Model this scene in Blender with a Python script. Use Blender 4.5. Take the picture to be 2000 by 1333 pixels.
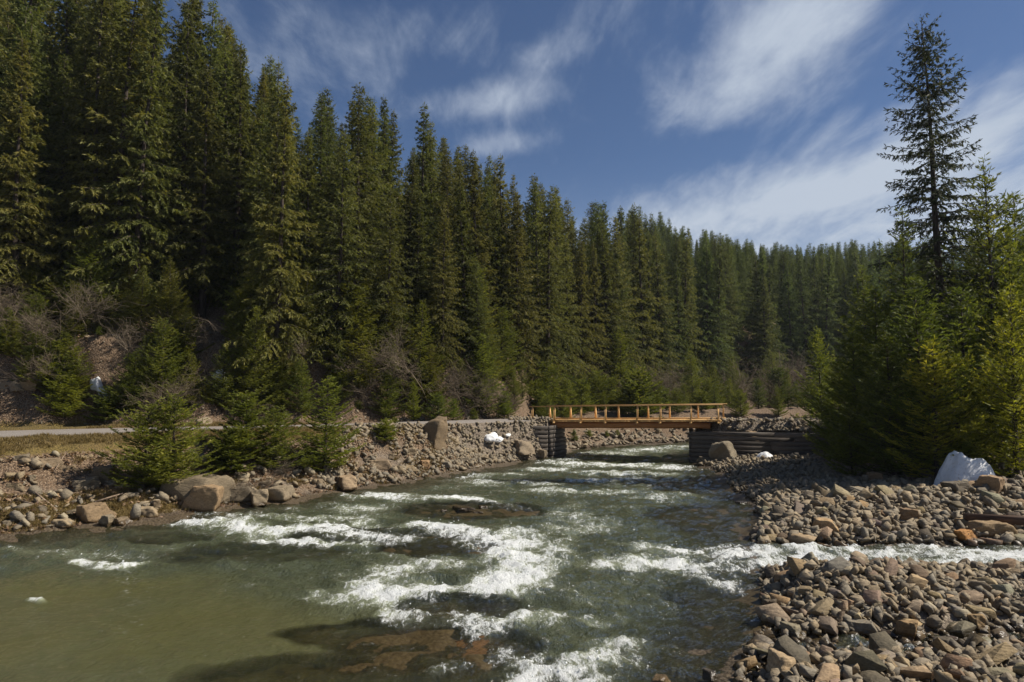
import bpy, bmesh, math, random
import numpy as np
from mathutils import Vector, Matrix, Euler
C = bpy.context
for o in list(bpy.data.objects): bpy.data.objects.remove(o)
SC = C.scene
COL = SC.collection
R = math.radians

# ------------------------------------------------------------------ camera
CAM_Z = 4.4; PITCH = R(4.48); F = 1333.0
cd = bpy.data.cameras.new('camera'); cam = bpy.data.objects.new('camera', cd); COL.objects.link(cam)
cam.location = (0, 0, CAM_Z); cam.rotation_euler = (R(90)+PITCH, 0, 0)
cd.sensor_width = 36; cd.lens = 24; cd.clip_end = 3000; cd.clip_start = .05
SC.camera = cam
# ------------------------------------------------------------------ light
SUN_AZ = 89.0      # degrees to the right of the view direction (+Y)
SUN_EL = 46.0
SKY_ROT = R(SUN_AZ)
w = bpy.data.worlds.new('World'); SC.world = w; w.use_nodes = True
nt = w.node_tree; nt.nodes.clear()
def cpos(px, py):
    a = (px-1000)/1333; b = (666.5-py)/1333; v = Vector((a, math.cos(R(4.48))-b*math.sin(R(4.48)), math.sin(R(4.48))+b*math.cos(R(4.48)))).normalized()
    return v.x/(v.z+.16), v.y/(v.z+.16)
def cl(px0, py0, px1, py1, wid, st):
    x0, y0 = cpos(px0, py0); x1, y1 = cpos(px1, py1)
    return ((x0+x1)/2, (y0+y1)/2, math.hypot(x1-x0, y1-y0)/2+wid, wid, math.degrees(math.atan2(y1-y0, x1-x0)), st)
CLOUDS = [cl(1330,250,1640,-60,.16,1.1), cl(1480,230,1760,-80,.16,.9), cl(1250,430,1760,340,.30,1.0), cl(1750,330,2100,150,.22,1.3), cl(1850,450,2200,330,.5,.8),
          cl(830,215,1060,180,.10,.75), cl(930,290,1060,275,.08,.6), cl(1040,120,1110,90,.07,.45), cl(560,110,960,50,.14,.6), cl(400,20,700,10,.1,.35), cl(1300,490,1700,450,.6,.7), cl(1500,300,1800,200,.10,.5)]
def N(nt, t, **k):
    n = nt.nodes.new(t)
    for a, b in k.items():
        if a.startswith('i_'):
            key = a[2:]
            key = int(key) if key.isdigit() else key.replace('_', ' ')
            n.inputs[key].default_value = b
        else: setattr(n, a, b)
    return n
def L(nt, a, b): nt.links.new(a, b)
sky = N(nt, 'ShaderNodeTexSky', sky_type='NISHITA', sun_disc=False, sun_elevation=R(SUN_EL), sun_rotation=SKY_ROT,
        altitude=900, air_density=1.0, dust_density=0.35, ozone_density=2.2)
tc = N(nt, 'ShaderNodeTexCoord')
# cloud plane projection of the direction: d.xy / (d.z + k)
sep = N(nt, 'ShaderNodeSeparateXYZ'); L(nt, tc.outputs['Generated'], sep.inputs[0])
mx = N(nt, 'ShaderNodeMath', operation='MAXIMUM', i_1=0.0); L(nt, sep.outputs['Z'], mx.inputs[0])
ad = N(nt, 'ShaderNodeMath', operation='ADD', i_1=0.16); L(nt, mx.outputs[0], ad.inputs[0])
dx = N(nt, 'ShaderNodeMath', operation='DIVIDE'); L(nt, sep.outputs['X'], dx.inputs[0]); L(nt, ad.outputs[0], dx.inputs[1])
dy = N(nt, 'ShaderNodeMath', operation='DIVIDE'); L(nt, sep.outputs['Y'], dy.inputs[0]); L(nt, ad.outputs[0], dy.inputs[1])
cb = N(nt, 'ShaderNodeCombineXYZ'); L(nt, dx.outputs[0], cb.inputs[0]); L(nt, dy.outputs[0], cb.inputs[1])
def cloud(scale, rot, stretch, detail, dist, lo, hi, loc=(0,0,0)):
    mp = N(nt, 'ShaderNodeMapping'); mp.inputs['Rotation'].default_value = (0,0,R(rot)); mp.inputs['Scale'].default_value = stretch; mp.inputs['Location'].default_value = loc
    L(nt, cb.outputs[0], mp.inputs[0])
    n = N(nt, 'ShaderNodeTexNoise', i_Scale=scale, i_Detail=detail, i_Roughness=.60, i_Distortion=dist); L(nt, mp.outputs[0], n.inputs[0])
    m = N(nt, 'ShaderNodeMapRange', interpolation_type='SMOOTHSTEP'); m.inputs[1].default_value = lo; m.inputs[2].default_value = hi
    L(nt, n.outputs[0], m.inputs[0]); return m.outputs[0]
def blob(cx, cy, rx, ry, rot):
    """soft cloud bank at a place of the cloud plane"""
    mp = N(nt, 'ShaderNodeMapping', vector_type='TEXTURE'); mp.inputs['Location'].default_value = (cx, cy, 0); mp.inputs['Rotation'].default_value = (0,0,R(rot)); mp.inputs['Scale'].default_value = (rx, ry, 1)
    L(nt, cb.outputs[0], mp.inputs[0])
    ln = N(nt, 'ShaderNodeVectorMath', operation='LENGTH'); L(nt, mp.outputs[0], ln.inputs[0])
    m = N(nt, 'ShaderNodeMapRange', interpolation_type='SMOOTHSTEP'); m.inputs[1].default_value = 1.25; m.inputs[2].default_value = .1
    L(nt, ln.outputs['Value'], m.inputs[0]); return m.outputs[0]
c1 = cloud(0.55, 35, (1, .6, 1), 7, .7, .50, .75, (3.1, 1.3, 0))
# elsewhere in the sky: the same kind of thin cloud banks by noise, kept off the open middle
acc = None
for args in CLOUDS:
    b_ = blob(*args[:5])
    mlt = N(nt, 'ShaderNodeMath', operation='MULTIPLY', i_1=args[5]); L(nt, b_, mlt.inputs[0])
    if acc is None: acc = mlt.outputs[0]
    else:
        a_ = N(nt, 'ShaderNodeMath', operation='ADD'); L(nt, acc, a_.inputs[0]); L(nt, mlt.outputs[0], a_.inputs[1]); acc = a_.outputs[0]
c1w = N(nt, 'ShaderNodeMath', operation='MULTIPLY_ADD', i_1=.35); L(nt, c1, c1w.inputs[0]); L(nt, acc, c1w.inputs[2])
def rawn(scale, rot, stretch, detail, rough, dist, loc):
    mp = N(nt, 'ShaderNodeMapping'); mp.inputs['Rotation'].default_value = (0,0,R(rot)); mp.inputs['Scale'].default_value = stretch; mp.inputs['Location'].default_value = loc
    L(nt, cb.outputs[0], mp.inputs[0])
    n = N(nt, 'ShaderNodeTexNoise', i_Scale=scale, i_Detail=detail, i_Roughness=rough, i_Distortion=dist); L(nt, mp.outputs[0], n.inputs[0]); return n.outputs[0]
def madd(a, k, c):
    m = N(nt, 'ShaderNodeMath', operation='MULTIPLY_ADD', i_1=k); L(nt, a, m.inputs[0])
    if isinstance(c, float): m.inputs[2].default_value = c
    else: L(nt, c, m.inputs[2])
    return m.outputs[0]
na_ = rawn(1.9, 40, (1, .6, 1), 9, .62, .5, (7.7, 2.2, 0)); nb_ = rawn(10.0, 50, (1, .38, 1), 8, .62, .3, (1.7, 5.2, 0))
dens = madd(na_, 2.3, madd(nb_, 1.3, madd(c1w.outputs[0], .80, -1.75)))
mm = N(nt, 'ShaderNodeMapRange', interpolation_type='SMOOTHSTEP'); mm.inputs[1].default_value = .02; mm.inputs[2].default_value = 1.5; L(nt, dens, mm.inputs[0])
hz = N(nt, 'ShaderNodeMapRange', interpolation_type='SMOOTHSTEP'); hz.inputs[1].default_value = .34; hz.inputs[2].default_value = .02; hz.inputs[4].default_value = .48
L(nt, sep.outputs['Z'], hz.inputs[0])
mxx = N(nt, 'ShaderNodeMath', operation='ADD', use_clamp=True); L(nt, mm.outputs[0], mxx.inputs[0]); L(nt, hz.outputs[0], mxx.inputs[1])
mix = N(nt, 'ShaderNodeMix', data_type='RGBA'); L(nt, mxx.outputs[0], mix.inputs[0])
SKY_GRADE = N(nt, 'ShaderNodeMix', data_type='RGBA', blend_type='MULTIPLY'); SKY_GRADE.inputs[0].default_value = 1; SKY_GRADE.inputs[7].default_value = (.78, .86, 1.0, 1)
L(nt, sky.outputs[0], SKY_GRADE.inputs[6])
L(nt, SKY_GRADE.outputs[2], mix.inputs[6]); mix.inputs[7].default_value = (6.6, 7.5, 8.9, 1)
bg = N(nt, 'ShaderNodeBackground', i_Strength=0.053); L(nt, mix.outputs[2], bg.inputs[0])
wo = N(nt, 'ShaderNodeOutputWorld'); L(nt, bg.outputs[0], wo.inputs[0])
sd = bpy.data.lights.new('sun', 'SUN'); sd.energy = 5.0; sd.angle = R(.53); sd.color = (1, .93, .82)
sun = bpy.data.objects.new('sun', sd); COL.objects.link(sun)
sv = Vector((math.sin(R(SUN_AZ))*math.cos(R(SUN_EL)), math.cos(R(SUN_AZ))*math.cos(R(SUN_EL)), math.sin(R(SUN_EL))))
sun.rotation_euler = sv.to_track_quat('Z', 'Y').to_euler(); sun.location = (60, 30, 60)
SC.view_settings.view_transform = 'Standard'; SC.view_settings.look = 'None'; SC.view_settings.gamma = 1
SC.view_settings.exposure = .52; SC.view_settings.use_curve_mapping = False
SC.render.engine = 'CYCLES'
SC.cycles.max_bounces = 8; SC.cycles.transparent_max_bounces = 8; SC.cycles.diffuse_bounces = 3
SC.cycles.volume_bounces = 0

# ------------------------------------------------------------------ helpers
cp, sp = math.cos(PITCH), math.sin(PITCH)
def project(x, y, z):
    dz = z-CAM_Z; d = y*cp+dz*sp
    return 1000+F*x/d, 666.5-F*(-y*sp+dz*cp)/d
def ray(px, py):
    a = (px-1000)/F; b = (666.5-py)/F
    return a, cp-b*sp, sp+b*cp
def on_z(px, py, z=0.0):
    a, b, c = ray(px, py); t = (z-CAM_Z)/c
    return a*t, b*t
def at(px, py, Y):
    a, b, c = ray(px, py); t = Y/b
    return a*t, Y, CAM_Z+c*t

_rs = np.random.RandomState(7)
_P = _rs.permutation(4096); _P = np.concatenate([_P, _P])
_G = _rs.uniform(0, 2*np.pi, 4096); _GX, _GY = np.cos(_G), np.sin(_G)
def pnoise(x, y, seed=0):
    x = np.asarray(x, float)+seed*17.31; y = np.asarray(y, float)+seed*9.77
    xi = np.floor(x).astype(int); yi = np.floor(y).astype(int); xf = x-xi; yf = y-yi
    u = xf*xf*xf*(xf*(xf*6-15)+10); v = yf*yf*yf*(yf*(yf*6-15)+10)
    def g(a, b, fx, fy):
        h = _P[(_P[(xi+a) & 4095]+yi+b) & 4095]
        return _GX[h]*fx+_GY[h]*fy
    n00 = g(0,0,xf,yf); n10 = g(1,0,xf-1,yf); n01 = g(0,1,xf,yf-1); n11 = g(1,1,xf-1,yf-1)
    a = n00+u*(n10-n00); b = n01+u*(n11-n01)
    return (a+v*(b-a))*1.4
def fbm(x, y, o=4, seed=0, gain=.5):
    s = 0; a = 1; t = 0
    for i in range(o):
        s = s+a*pnoise(np.asarray(x)*2**i, np.asarray(y)*2**i, seed+i*3); t += a; a *= gain
    return s/t
def sst(a, b, x):
    t = np.clip((x-a)/(b-a), 0, 1); return t*t*(3-2*t)
def seg_dist(X, Y, pts):
    D = np.full(np.shape(X), 1e9)
    for (x0, y0), (x1, y1) in zip(pts[:-1], pts[1:]):
        dx, dy = x1-x0, y1-y0
        t = np.clip(((X-x0)*dx+(Y-y0)*dy)/(dx*dx+dy*dy), 0, 1)
        D = np.minimum(D, np.hypot(X-x0-t*dx, Y-y0-t*dy))
    return D
def inside(X, Y, poly):
    r = np.zeros(np.shape(X), bool)
    n = len(poly)
    for i in range(n):
        x0, y0 = poly[i]; x1, y1 = poly[(i+1) % n]
        if y0 == y1: continue
        c = ((y0 > Y) != (y1 > Y)) & (X < (x1-x0)*(Y-y0)/(y1-y0)+x0)
        r ^= c
    return r

def mesh_from(name, V, Fc, mat=None, smooth=False, attrs=None, mats=None, midx=None):
    """V (n,3); Fc list of (m,k) int arrays (k = 3 or 4)"""
    me = bpy.data.meshes.new(name)
    V = np.asarray(V, np.float32)
    if not isinstance(Fc, (list, tuple)): Fc = [Fc]
    Fc = [np.asarray(f, np.int32) for f in Fc if len(f)]
    nl = sum(f.size for f in Fc); nf = sum(len(f) for f in Fc)
    me.vertices.add(len(V)); me.vertices.foreach_set('co', V.ravel())
    me.loops.add(nl); me.polygons.add(nf)
    me.loops.foreach_set('vertex_index', np.concatenate([f.ravel() for f in Fc]))
    tot = np.concatenate([np.full(len(f), f.shape[1], np.int32) for f in Fc])
    st = np.concatenate([[0], np.cumsum(tot)[:-1]]).astype(np.int32)
    me.polygons.foreach_set('loop_start', st); me.polygons.foreach_set('loop_total', tot)
    if smooth: me.polygons.foreach_set('use_smooth', np.ones(nf, bool))
    if attrs:
        for k, a in attrs.items():
            a = np.asarray(a, np.float32)
            if a.ndim == 1:
                at_ = me.attributes.new(k, 'FLOAT', 'POINT'); at_.data.foreach_set('value', a)
            else:
                at_ = me.attributes.new(k, 'FLOAT_COLOR', 'POINT')
                if a.shape[1] == 3: a = np.hstack([a, np.ones((len(a), 1), np.float32)])
                at_.data.foreach_set('color', a.ravel())
    me.update(calc_edges=True)
    if mat: me.materials.append(mat)
    return me
def obj(name, me, parent=None, loc=(0,0,0), rot=(0,0,0), scale=(1,1,1)):
    o = bpy.data.objects.new(name, me); COL.objects.link(o)
    o.location = loc; o.rotation_euler = rot; o.scale = scale
    if parent: o.parent = parent
    return o
LAB = []
def tag(o, label=None, cat=None, group=None, kind=None, px=None):
    if label:
        o['label'] = label
        if kind is None:
            if px is None:
                l = o.location; px = project(l.x, max(l.y, .5), l.z)[0]
            LAB.append((o, label, px))
    if cat: o['category'] = cat
    if group: o['group'] = group
    if kind: o['kind'] = kind
    return o
def empty(name, loc, rot=(0,0,0), scale=(1,1,1)):
    o = obj(name, None, None, loc, rot, scale); o.empty_display_size = .2; return o
ORD = ['first','second','third','fourth','fifth','sixth','seventh','eighth','ninth','tenth','eleventh','twelfth']
NUM = ['','one','two','three','four','five','six','seven','eight','nine','ten','eleven','twelve']
def resolve_labels():
    d = {}
    for o, l, px in LAB: d.setdefault(l, []).append((px, o))
    for l, a in d.items():
        if len(a) == 1: continue
        if len(a) > 12: print('TOO MANY', len(a), l); continue
        a.sort(key=lambda t: t[0])
        for i, (px, o) in enumerate(a): o['label'] = f"{l}, {ORD[i]} of {NUM[len(a)]} from left"
def grid_faces(nr, nc):
    i = np.arange(nr-1)[:, None]*nc+np.arange(nc-1)[None, :]
    i = i.ravel()
    return np.stack([i, i+1, i+nc+1, i+nc], 1)
class MB:
    """collects tubes, boxes"""
    def __init__(s): s.V = []; s.F3 = []; s.F4 = []; s.n = 0
    def add(s, V, F3=None, F4=None):
        V = np.asarray(V, float)
        s.V.append(V)
        if F3 is not None and len(F3): s.F3.append(np.asarray(F3)+s.n)
        if F4 is not None and len(F4): s.F4.append(np.asarray(F4)+s.n)
        s.n += len(V)
    def tube(s, pts, rad, k=6, cap=True):
        pts = np.asarray(pts, float); n = len(pts)
        if np.isscalar(rad): rad = [rad]*n
        d = np.gradient(pts, axis=0); d /= np.linalg.norm(d, axis=1)[:, None]+1e-9
        ref = np.array([0,0,1.0]) if abs(d[0,2]) < .9 else np.array([1.0,0,0])
        V = []
        for i in range(n):
            a = np.cross(d[i], ref); a /= np.linalg.norm(a)+1e-9; b = np.cross(d[i], a)
            for j in range(k):
                t = 2*np.pi*j/k; V.append(pts[i]+rad[i]*(np.cos(t)*a+np.sin(t)*b))
        F4 = [(i*k+j, i*k+(j+1) % k, (i+1)*k+(j+1) % k, (i+1)*k+j) for i in range(n-1) for j in range(k)]
        F3 = []
        if cap:
            V.append(pts[0]); V.append(pts[-1]); m = n*k
            F3 = [(m, (j+1) % k, j) for j in range(k)]+[(m+1, (n-1)*k+j, (n-1)*k+(j+1) % k) for j in range(k)]
        s.add(V, F3, F4)
    def box(s, p0, p1, w, h, up=(0,0,1), bev=.0):
        """a beam from p0 to p1, w wide, h tall, centred on the line"""
        p0 = np.asarray(p0, float); p1 = np.asarray(p1, float); d = p1-p0; d /= np.linalg.norm(d)
        up = np.asarray(up, float)
        a = np.cross(d, up); a /= np.linalg.norm(a); b = np.cross(a, d)
        c = min(w, h)*.1 if bev == 0 else bev
        prof = [(-w/2+c,-h/2),(w/2-c,-h/2),(w/2,-h/2+c),(w/2,h/2-c),(w/2-c,h/2),(-w/2+c,h/2),(-w/2,h/2-c),(-w/2,-h/2+c)]
        V = [p0+a*x+b*y for x, y in prof]+[p1+a*x+b*y for x, y in prof]
        F4 = [(j, (j+1) % 8, 8+(j+1) % 8, 8+j) for j in range(8)]
        F3 = [(0, j+1, j) for j in range(1, 7)]+[(8, 8+j, 9+j) for j in range(1, 7)]
        s.add(V, F3, F4)
    def mesh(s, name, mat, smooth=False, attrs=None):
        F = []
        if s.F4: F.append(np.concatenate(s.F4))
        if s.F3: F.append(np.concatenate(s.F3))
        return mesh_from(name, np.concatenate(s.V), F, mat, smooth, attrs)

# ------------------------------------------------------------------ materials
def new_mat(name):
    m = bpy.data.materials.new(name); m.use_nodes = True; nt = m.node_tree; nt.nodes.clear()
    out = N(nt, 'ShaderNodeOutputMaterial'); return m, nt, out
def ramp(nt, fac, stops):
    r = N(nt, 'ShaderNodeValToRGB'); e = r.color_ramp.elements
    while len(e) < len(stops): e.new(.5)
    for i, (p, c) in enumerate(stops): e[i].position = p; e[i].color = (*c, 1)
    L(nt, fac, r.inputs[0]); return r.outputs[0]
def mixc(nt, f, a, b, bt='MIX'):
    m = N(nt, 'ShaderNodeMix', data_type='RGBA', blend_type=bt)
    for s, v in ((0, f), (6, a), (7, b)):
        if hasattr(v, 'is_linked') or isinstance(v, bpy.types.NodeSocket): L(nt, v, m.inputs[s])
        elif isinstance(v, (int, float)): m.inputs[s].default_value = v
        else: m.inputs[s].default_value = (*v, 1)
    return m.outputs[2]
def math_(nt, op, a, b=0.0, c=None, clamp=False):
    m = N(nt, 'ShaderNodeMath', operation=op, use_clamp=clamp)
    for i, v in enumerate((a, b, c)):
        if v is None: continue
        if isinstance(v, bpy.types.NodeSocket): L(nt, v, m.inputs[i])
        else: m.inputs[i].default_value = v
    return m.outputs[0]
def noise(nt, scale, detail=4, rough=.55, vec=None, dist=0, stretch=None):
    n = N(nt, 'ShaderNodeTexNoise', i_Scale=scale, i_Detail=detail, i_Roughness=rough, i_Distortion=dist)
    if vec is None:
        g = N(nt, 'ShaderNodeNewGeometry'); vec = g.outputs['Position']
    if stretch:
        mp = N(nt, 'ShaderNodeMapping'); mp.inputs['Scale'].default_value = stretch; L(nt, vec, mp.inputs[0]); vec = mp.outputs[0]
    L(nt, vec, n.inputs[0]); return n.outputs[0]
def bump(nt, h, s=.5, d=.05, nrm=None):
    b = N(nt, 'ShaderNodeBump', i_Strength=s, i_Distance=d); L(nt, h, b.inputs['Height'])
    if nrm: L(nt, nrm, b.inputs['Normal'])
    return b.outputs[0]
def attr(nt, name):
    return N(nt, 'ShaderNodeAttribute', attribute_name=name)
def princ(nt, out, col, rough=.8, nrm=None, spec=.3):
    p = N(nt, 'ShaderNodeBsdfPrincipled')
    if isinstance(col, bpy.types.NodeSocket): L(nt, col, p.inputs['Base Color'])
    else: p.inputs['Base Color'].default_value = (*col, 1)
    if isinstance(rough, bpy.types.NodeSocket): L(nt, rough, p.inputs['Roughness'])
    else: p.inputs['Roughness'].default_value = rough
    p.inputs['Specular IOR Level'].default_value = spec
    if nrm: L(nt, nrm, p.inputs['Normal'])
    if out: L(nt, p.outputs[0], out.inputs[0])
    return p

def mat_foliage(name, a, b, c, trans=.3):
    """a dark, b mid, c bright; per-blade variation in attribute 'var', per-tree tint in the object colour"""
    m, nt, out = new_mat(name)
    v = attr(nt, 'var')
    n = noise(nt, .8, 3)
    f = math_(nt, 'MULTIPLY_ADD', n, .5, math_(nt, 'MULTIPLY', v.outputs['Fac'], .75), )
    f = math_(nt, 'SUBTRACT', f, .12, clamp=True)
    col = ramp(nt, f, [(0, a), (.5, b), (1, c)])
    oi = N(nt, 'ShaderNodeObjectInfo')
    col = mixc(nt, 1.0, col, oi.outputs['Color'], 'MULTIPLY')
    p = princ(nt, None, col, .62, spec=.25)
    t = N(nt, 'ShaderNodeBsdfTranslucent'); L(nt, mixc(nt, 1.0, col, (1.25, 1.2, .6), 'MULTIPLY'), t.inputs[0])
    s = N(nt, 'ShaderNodeMixShader'); s.inputs[0].default_value = trans
    L(nt, p.outputs[0], s.inputs[1]); L(nt, t.outputs[0], s.inputs[2]); L(nt, s.outputs[0], out.inputs[0])
    return m
M = {}
M['forest_needles'] = mat_foliage('forest_needles', (.036,.044,.011), (.122,.130,.032), (.225,.212,.070), .42)
M['young_needles'] = mat_foliage('young_needles', (.042,.056,.011), (.118,.135,.024), (.225,.215,.050), .45)
M['silhouette_needles'] = mat_foliage('silhouette_needles', (.020,.028,.013), (.045,.055,.022), (.085,.085,.035), .25)  # darkened needles: the tall spruce's backlit silhouette put into the colour
M['grass'] = mat_foliage('dry_grass', (.07,.055,.02), (.17,.12,.045), (.30,.22,.09), .3)

def mat_bark(name, a, b, sc=9):
    m, nt, out = new_mat(name)
    tcn = N(nt, 'ShaderNodeTexCoord')
    n = noise(nt, sc, 5, .6, tcn.outputs['Object'], stretch=(1,1,.25))
    princ(nt, out, ramp(nt, n, [(.3, a), (.7, b)]), .9, bump(nt, n, .6, .03)); return m
M['bark'] = mat_bark('spruce_bark', (.022,.017,.013), (.075,.055,.042))
M['twig'] = mat_bark('bare_twig', (.09,.068,.044), (.20,.155,.108), 3)
M['drift'] = mat_bark('driftwood', (.12,.08,.05), (.32,.24,.17), 6)

def mat_wood(name, a, b, c, axis_scale=(1.2, 14, 14), rough=.7):
    m, nt, out = new_mat(name)
    tcn = N(nt, 'ShaderNodeTexCoord')
    oi = N(nt, 'ShaderNodeObjectInfo')
    vec = N(nt, 'ShaderNodeVectorMath', operation='ADD'); L(nt, tcn.outputs['Object'], vec.inputs[0])
    sc = N(nt, 'ShaderNodeVectorMath', operation='SCALE', i_Scale=37.0); 
    cbx = N(nt, 'ShaderNodeCombineXYZ'); L(nt, oi.outputs['Random'], cbx.inputs[0]); L(nt, oi.outputs['Random'], cbx.inputs[1]); L(nt, cbx.outputs[0], sc.inputs[0]); L(nt, sc.outputs[0], vec.inputs[1])
    n = noise(nt, 1.6, 6, .65, vec.outputs[0], stretch=axis_scale)
    n2 = noise(nt, 1.2, 4, .6, vec.outputs[0])
    col = ramp(nt, n, [(.25, a), (.55, b), (.85, c)])
    col = mixc(nt, math_(nt, 'MULTIPLY', n2, .5), col, a)
    tint = math_(nt, 'MULTIPLY_ADD', oi.outputs['Random'], .5, .72)
    cbt = N(nt, 'ShaderNodeCombineXYZ'); [L(nt, tint, cbt.inputs[i]) for i in range(3)]
    col = mixc(nt, 1.0, col, cbt.outputs[0], 'MULTIPLY')
    princ(nt, out, col, rough, bump(nt, n, .5, .02)); return m
M['new_wood'] = mat_wood('new_sawn_wood', (.42,.23,.08), (.70,.43,.17), (.80,.56,.27))
M['log_wood'] = mat_wood('peeled_log_wood', (.14,.055,.018), (.32,.14,.045), (.45,.23,.085))
M['old_wood'] = mat_wood('weathered_timber', (.045,.037,.03), (.12,.098,.078), (.22,.18,.145))
M['rusty_wood'] = mat_wood('rust_brown_timber', (.025,.015,.01), (.07,.035,.018), (.26,.13,.06))

def mat_rock(name='river_stone', wet=False):
    m, nt, out = new_mat(name)
    g = N(nt, 'ShaderNodeNewGeometry'); tcn = N(nt, 'ShaderNodeTexCoord'); oi = N(nt, 'ShaderNodeObjectInfo')
    ri = g.outputs['Random Per Island']
    pos = g.outputs['Position']
    tint = ramp(nt, ri, [(0, (.125,.105,.09)), (.22, (.21,.165,.125)), (.45, (.17,.15,.135)), (.62, (.275,.21,.15)), (.8, (.20,.15,.105)), (.93,(.26,.19,.12)), (1, (.33,.28,.22))])
    n1 = noise(nt, 2.3, 5, .6, pos); n2 = noise(nt, 22, 5, .65, pos); n3 = noise(nt, 7, 4, .6, pos, stretch=(1,1,3.5))
    col = mixc(nt, math_(nt, 'MULTIPLY', n1, .75), tint, (.16,.135,.115))
    col = mixc(nt, 1.0, col, ramp(nt, n2, [(.25, (.62,.6,.58)), (.5, (1,1,1)), (.8, (1.35,1.32,1.27))]), 'MULTIPLY')
    col = mixc(nt, 1.0, col, ramp(nt, n3, [(.3, (.75,.73,.72)), (.6, (1.12,1.1,1.08))]), 'MULTIPLY')
    col = mixc(nt, 1.0, col, oi.outputs['Color'], 'MULTIPLY')
    col = mixc(nt, 1.0, col, (1.02,1.04,.90), 'MULTIPLY')
    # wet band just above the water line
    sep = N(nt, 'ShaderNodeSeparateXYZ'); L(nt, pos, sep.inputs[0])
    wz = math_(nt, 'MULTIPLY_ADD', n1, .22, math_(nt, 'MULTIPLY', sep.outputs['Z'], -1.0))
    wetf = N(nt, 'ShaderNodeMapRange', interpolation_type='SMOOTHSTEP'); wetf.inputs[1].default_value = -.06; wetf.inputs[2].default_value = .04
    L(nt, wz, wetf.inputs[0])
    col = mixc(nt, wetf.outputs[0], col, mixc(nt, 1.0, col, (.42,.38,.32), 'MULTIPLY'))
    rg = math_(nt, 'MULTIPLY_ADD', wetf.outputs[0], -.62, .86)
    h = math_(nt, 'MULTIPLY_ADD', n2, .4, n3)
    princ(nt, out, col, rg, bump(nt, h, .7, .035), .35); return m
M['rock'] = mat_rock()

def mat_snow():
    m, nt, out = new_mat('old_snow')
    n = noise(nt, 9, 5); n2 = noise(nt, 30, 4)
    col = ramp(nt, n, [(.25, (.40,.37,.33)), (.40, (.68,.68,.67)), (1, (.80,.81,.82))])
    p = princ(nt, out, col, .6, bump(nt, math_(nt, 'ADD', n, n2), .5, .05), .3); return m
M['snow'] = mat_snow()

def mat_ground():
    m, nt, out = new_mat('valley_ground')
    z = attr(nt, 'zone'); sz = N(nt, 'ShaderNodeSeparateColor'); L(nt, z.outputs['Color'], sz.inputs[0])
    g = N(nt, 'ShaderNodeNewGeometry'); pos = g.outputs['Position']
    na = noise(nt, 1.1, 5, .6, pos); nb = noise(nt, 9, 6, .65, pos); nc = noise(nt, 38, 4, .6, pos)
    vo = N(nt, 'ShaderNodeTexVoronoi', i_Scale=11.0); L(nt, pos, vo.inputs['Vector'])
    vo2 = N(nt, 'ShaderNodeTexVoronoi', i_Scale=26.0); L(nt, pos, vo2.inputs['Vector'])
    # gravel
    vs = N(nt, 'ShaderNodeSeparateColor'); L(nt, vo.outputs['Color'], vs.inputs[0])
    grav = ramp(nt, vs.outputs[0], [(0, (.10,.083,.063)), (.4, (.19,.152,.112)), (.75, (.24,.195,.14)), (1, (.32,.27,.20))])
    grav = mixc(nt, math_(nt, 'MULTIPLY', na, .6), grav, (.15,.115,.09))
    # soil + leaf litter
    vs2 = N(nt, 'ShaderNodeSeparateColor'); L(nt, vo2.outputs['Color'], vs2.inputs[0])
    litter = ramp(nt, vs2.outputs[0], [(0, (.06,.040,.024)), (.4, (.15,.097,.056)), (.75, (.23,.155,.095)), (1, (.36,.27,.18))])
    litter = mixc(nt, math_(nt, 'MULTIPLY', nb, .55), litter, (.07,.045,.028))
    # moss / grass
    moss = ramp(nt, nb, [(.25, (.045,.035,.01)), (.5, (.13,.095,.025)), (.8, (.24,.175,.06))])
    moss = mixc(nt, ramp(nt, na, [(.35, (0,0,0)), (.65, (1,1,1))]), moss, mixc(nt, nb, (.07,.06,.015), (.19,.12,.05)))
    gm = math_(nt, 'ADD', sz.outputs[1], math_(nt, 'MULTIPLY_ADD', nb, 1.2, -.6)); gmr = ramp(nt, gm, [(.4, (0,0,0)), (.6, (1,1,1))])
    lm = math_(nt, 'ADD', sz.outputs[2], math_(nt, 'MULTIPLY_ADD', na, .8, -.4)); lmr = ramp(nt, lm, [(.35, (0,0,0)), (.65, (1,1,1))])
    bed = ramp(nt, nb, [(.3, (.06,.042,.014)), (.6, (.12,.092,.038)), (.85, (.19,.15,.065))])
    col = mixc(nt, lmr, grav, litter); col = mixc(nt, gmr, col, moss); col = mixc(nt, sz.outputs[0], col, bed)
    col = mixc(nt, 1.0, col, ramp(nt, nc, [(.3, (.65,.65,.65)), (.7, (1.3,1.3,1.3))]), 'MULTIPLY')
    sep = N(nt, 'ShaderNodeSeparateXYZ'); L(nt, pos, sep.inputs[0])
    wz = math_(nt, 'MULTIPLY_ADD', na, .2, math_(nt, 'MULTIPLY', sep.outputs['Z'], -1.0))
    wetf = N(nt, 'ShaderNodeMapRange', interpolation_type='SMOOTHSTEP'); wetf.inputs[1].default_value = -.05; wetf.inputs[2].default_value = .06
    L(nt, wz, wetf.inputs[0])
    col = mixc(nt, wetf.outputs[0], col, mixc(nt, 1.0, col, (.5,.46,.40), 'MULTIPLY'))
    h = math_(nt, 'ADD', math_(nt, 'MULTIPLY', vo.outputs['Distance'], -1.0), math_(nt, 'MULTIPLY', nb, 1.0))
    h = math_(nt, 'MULTIPLY_ADD', nc, .4, h)
    h = math_(nt, 'MULTIPLY', h, math_(nt, 'MULTIPLY_ADD', sz.outputs[0], -.8, 1.0))
    princ(nt, out, col, math_(nt, 'MULTIPLY_ADD', wetf.outputs[0], -.5, .95), bump(nt, h, .9, .08), .3); return m
M['ground'] = mat_ground()
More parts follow.
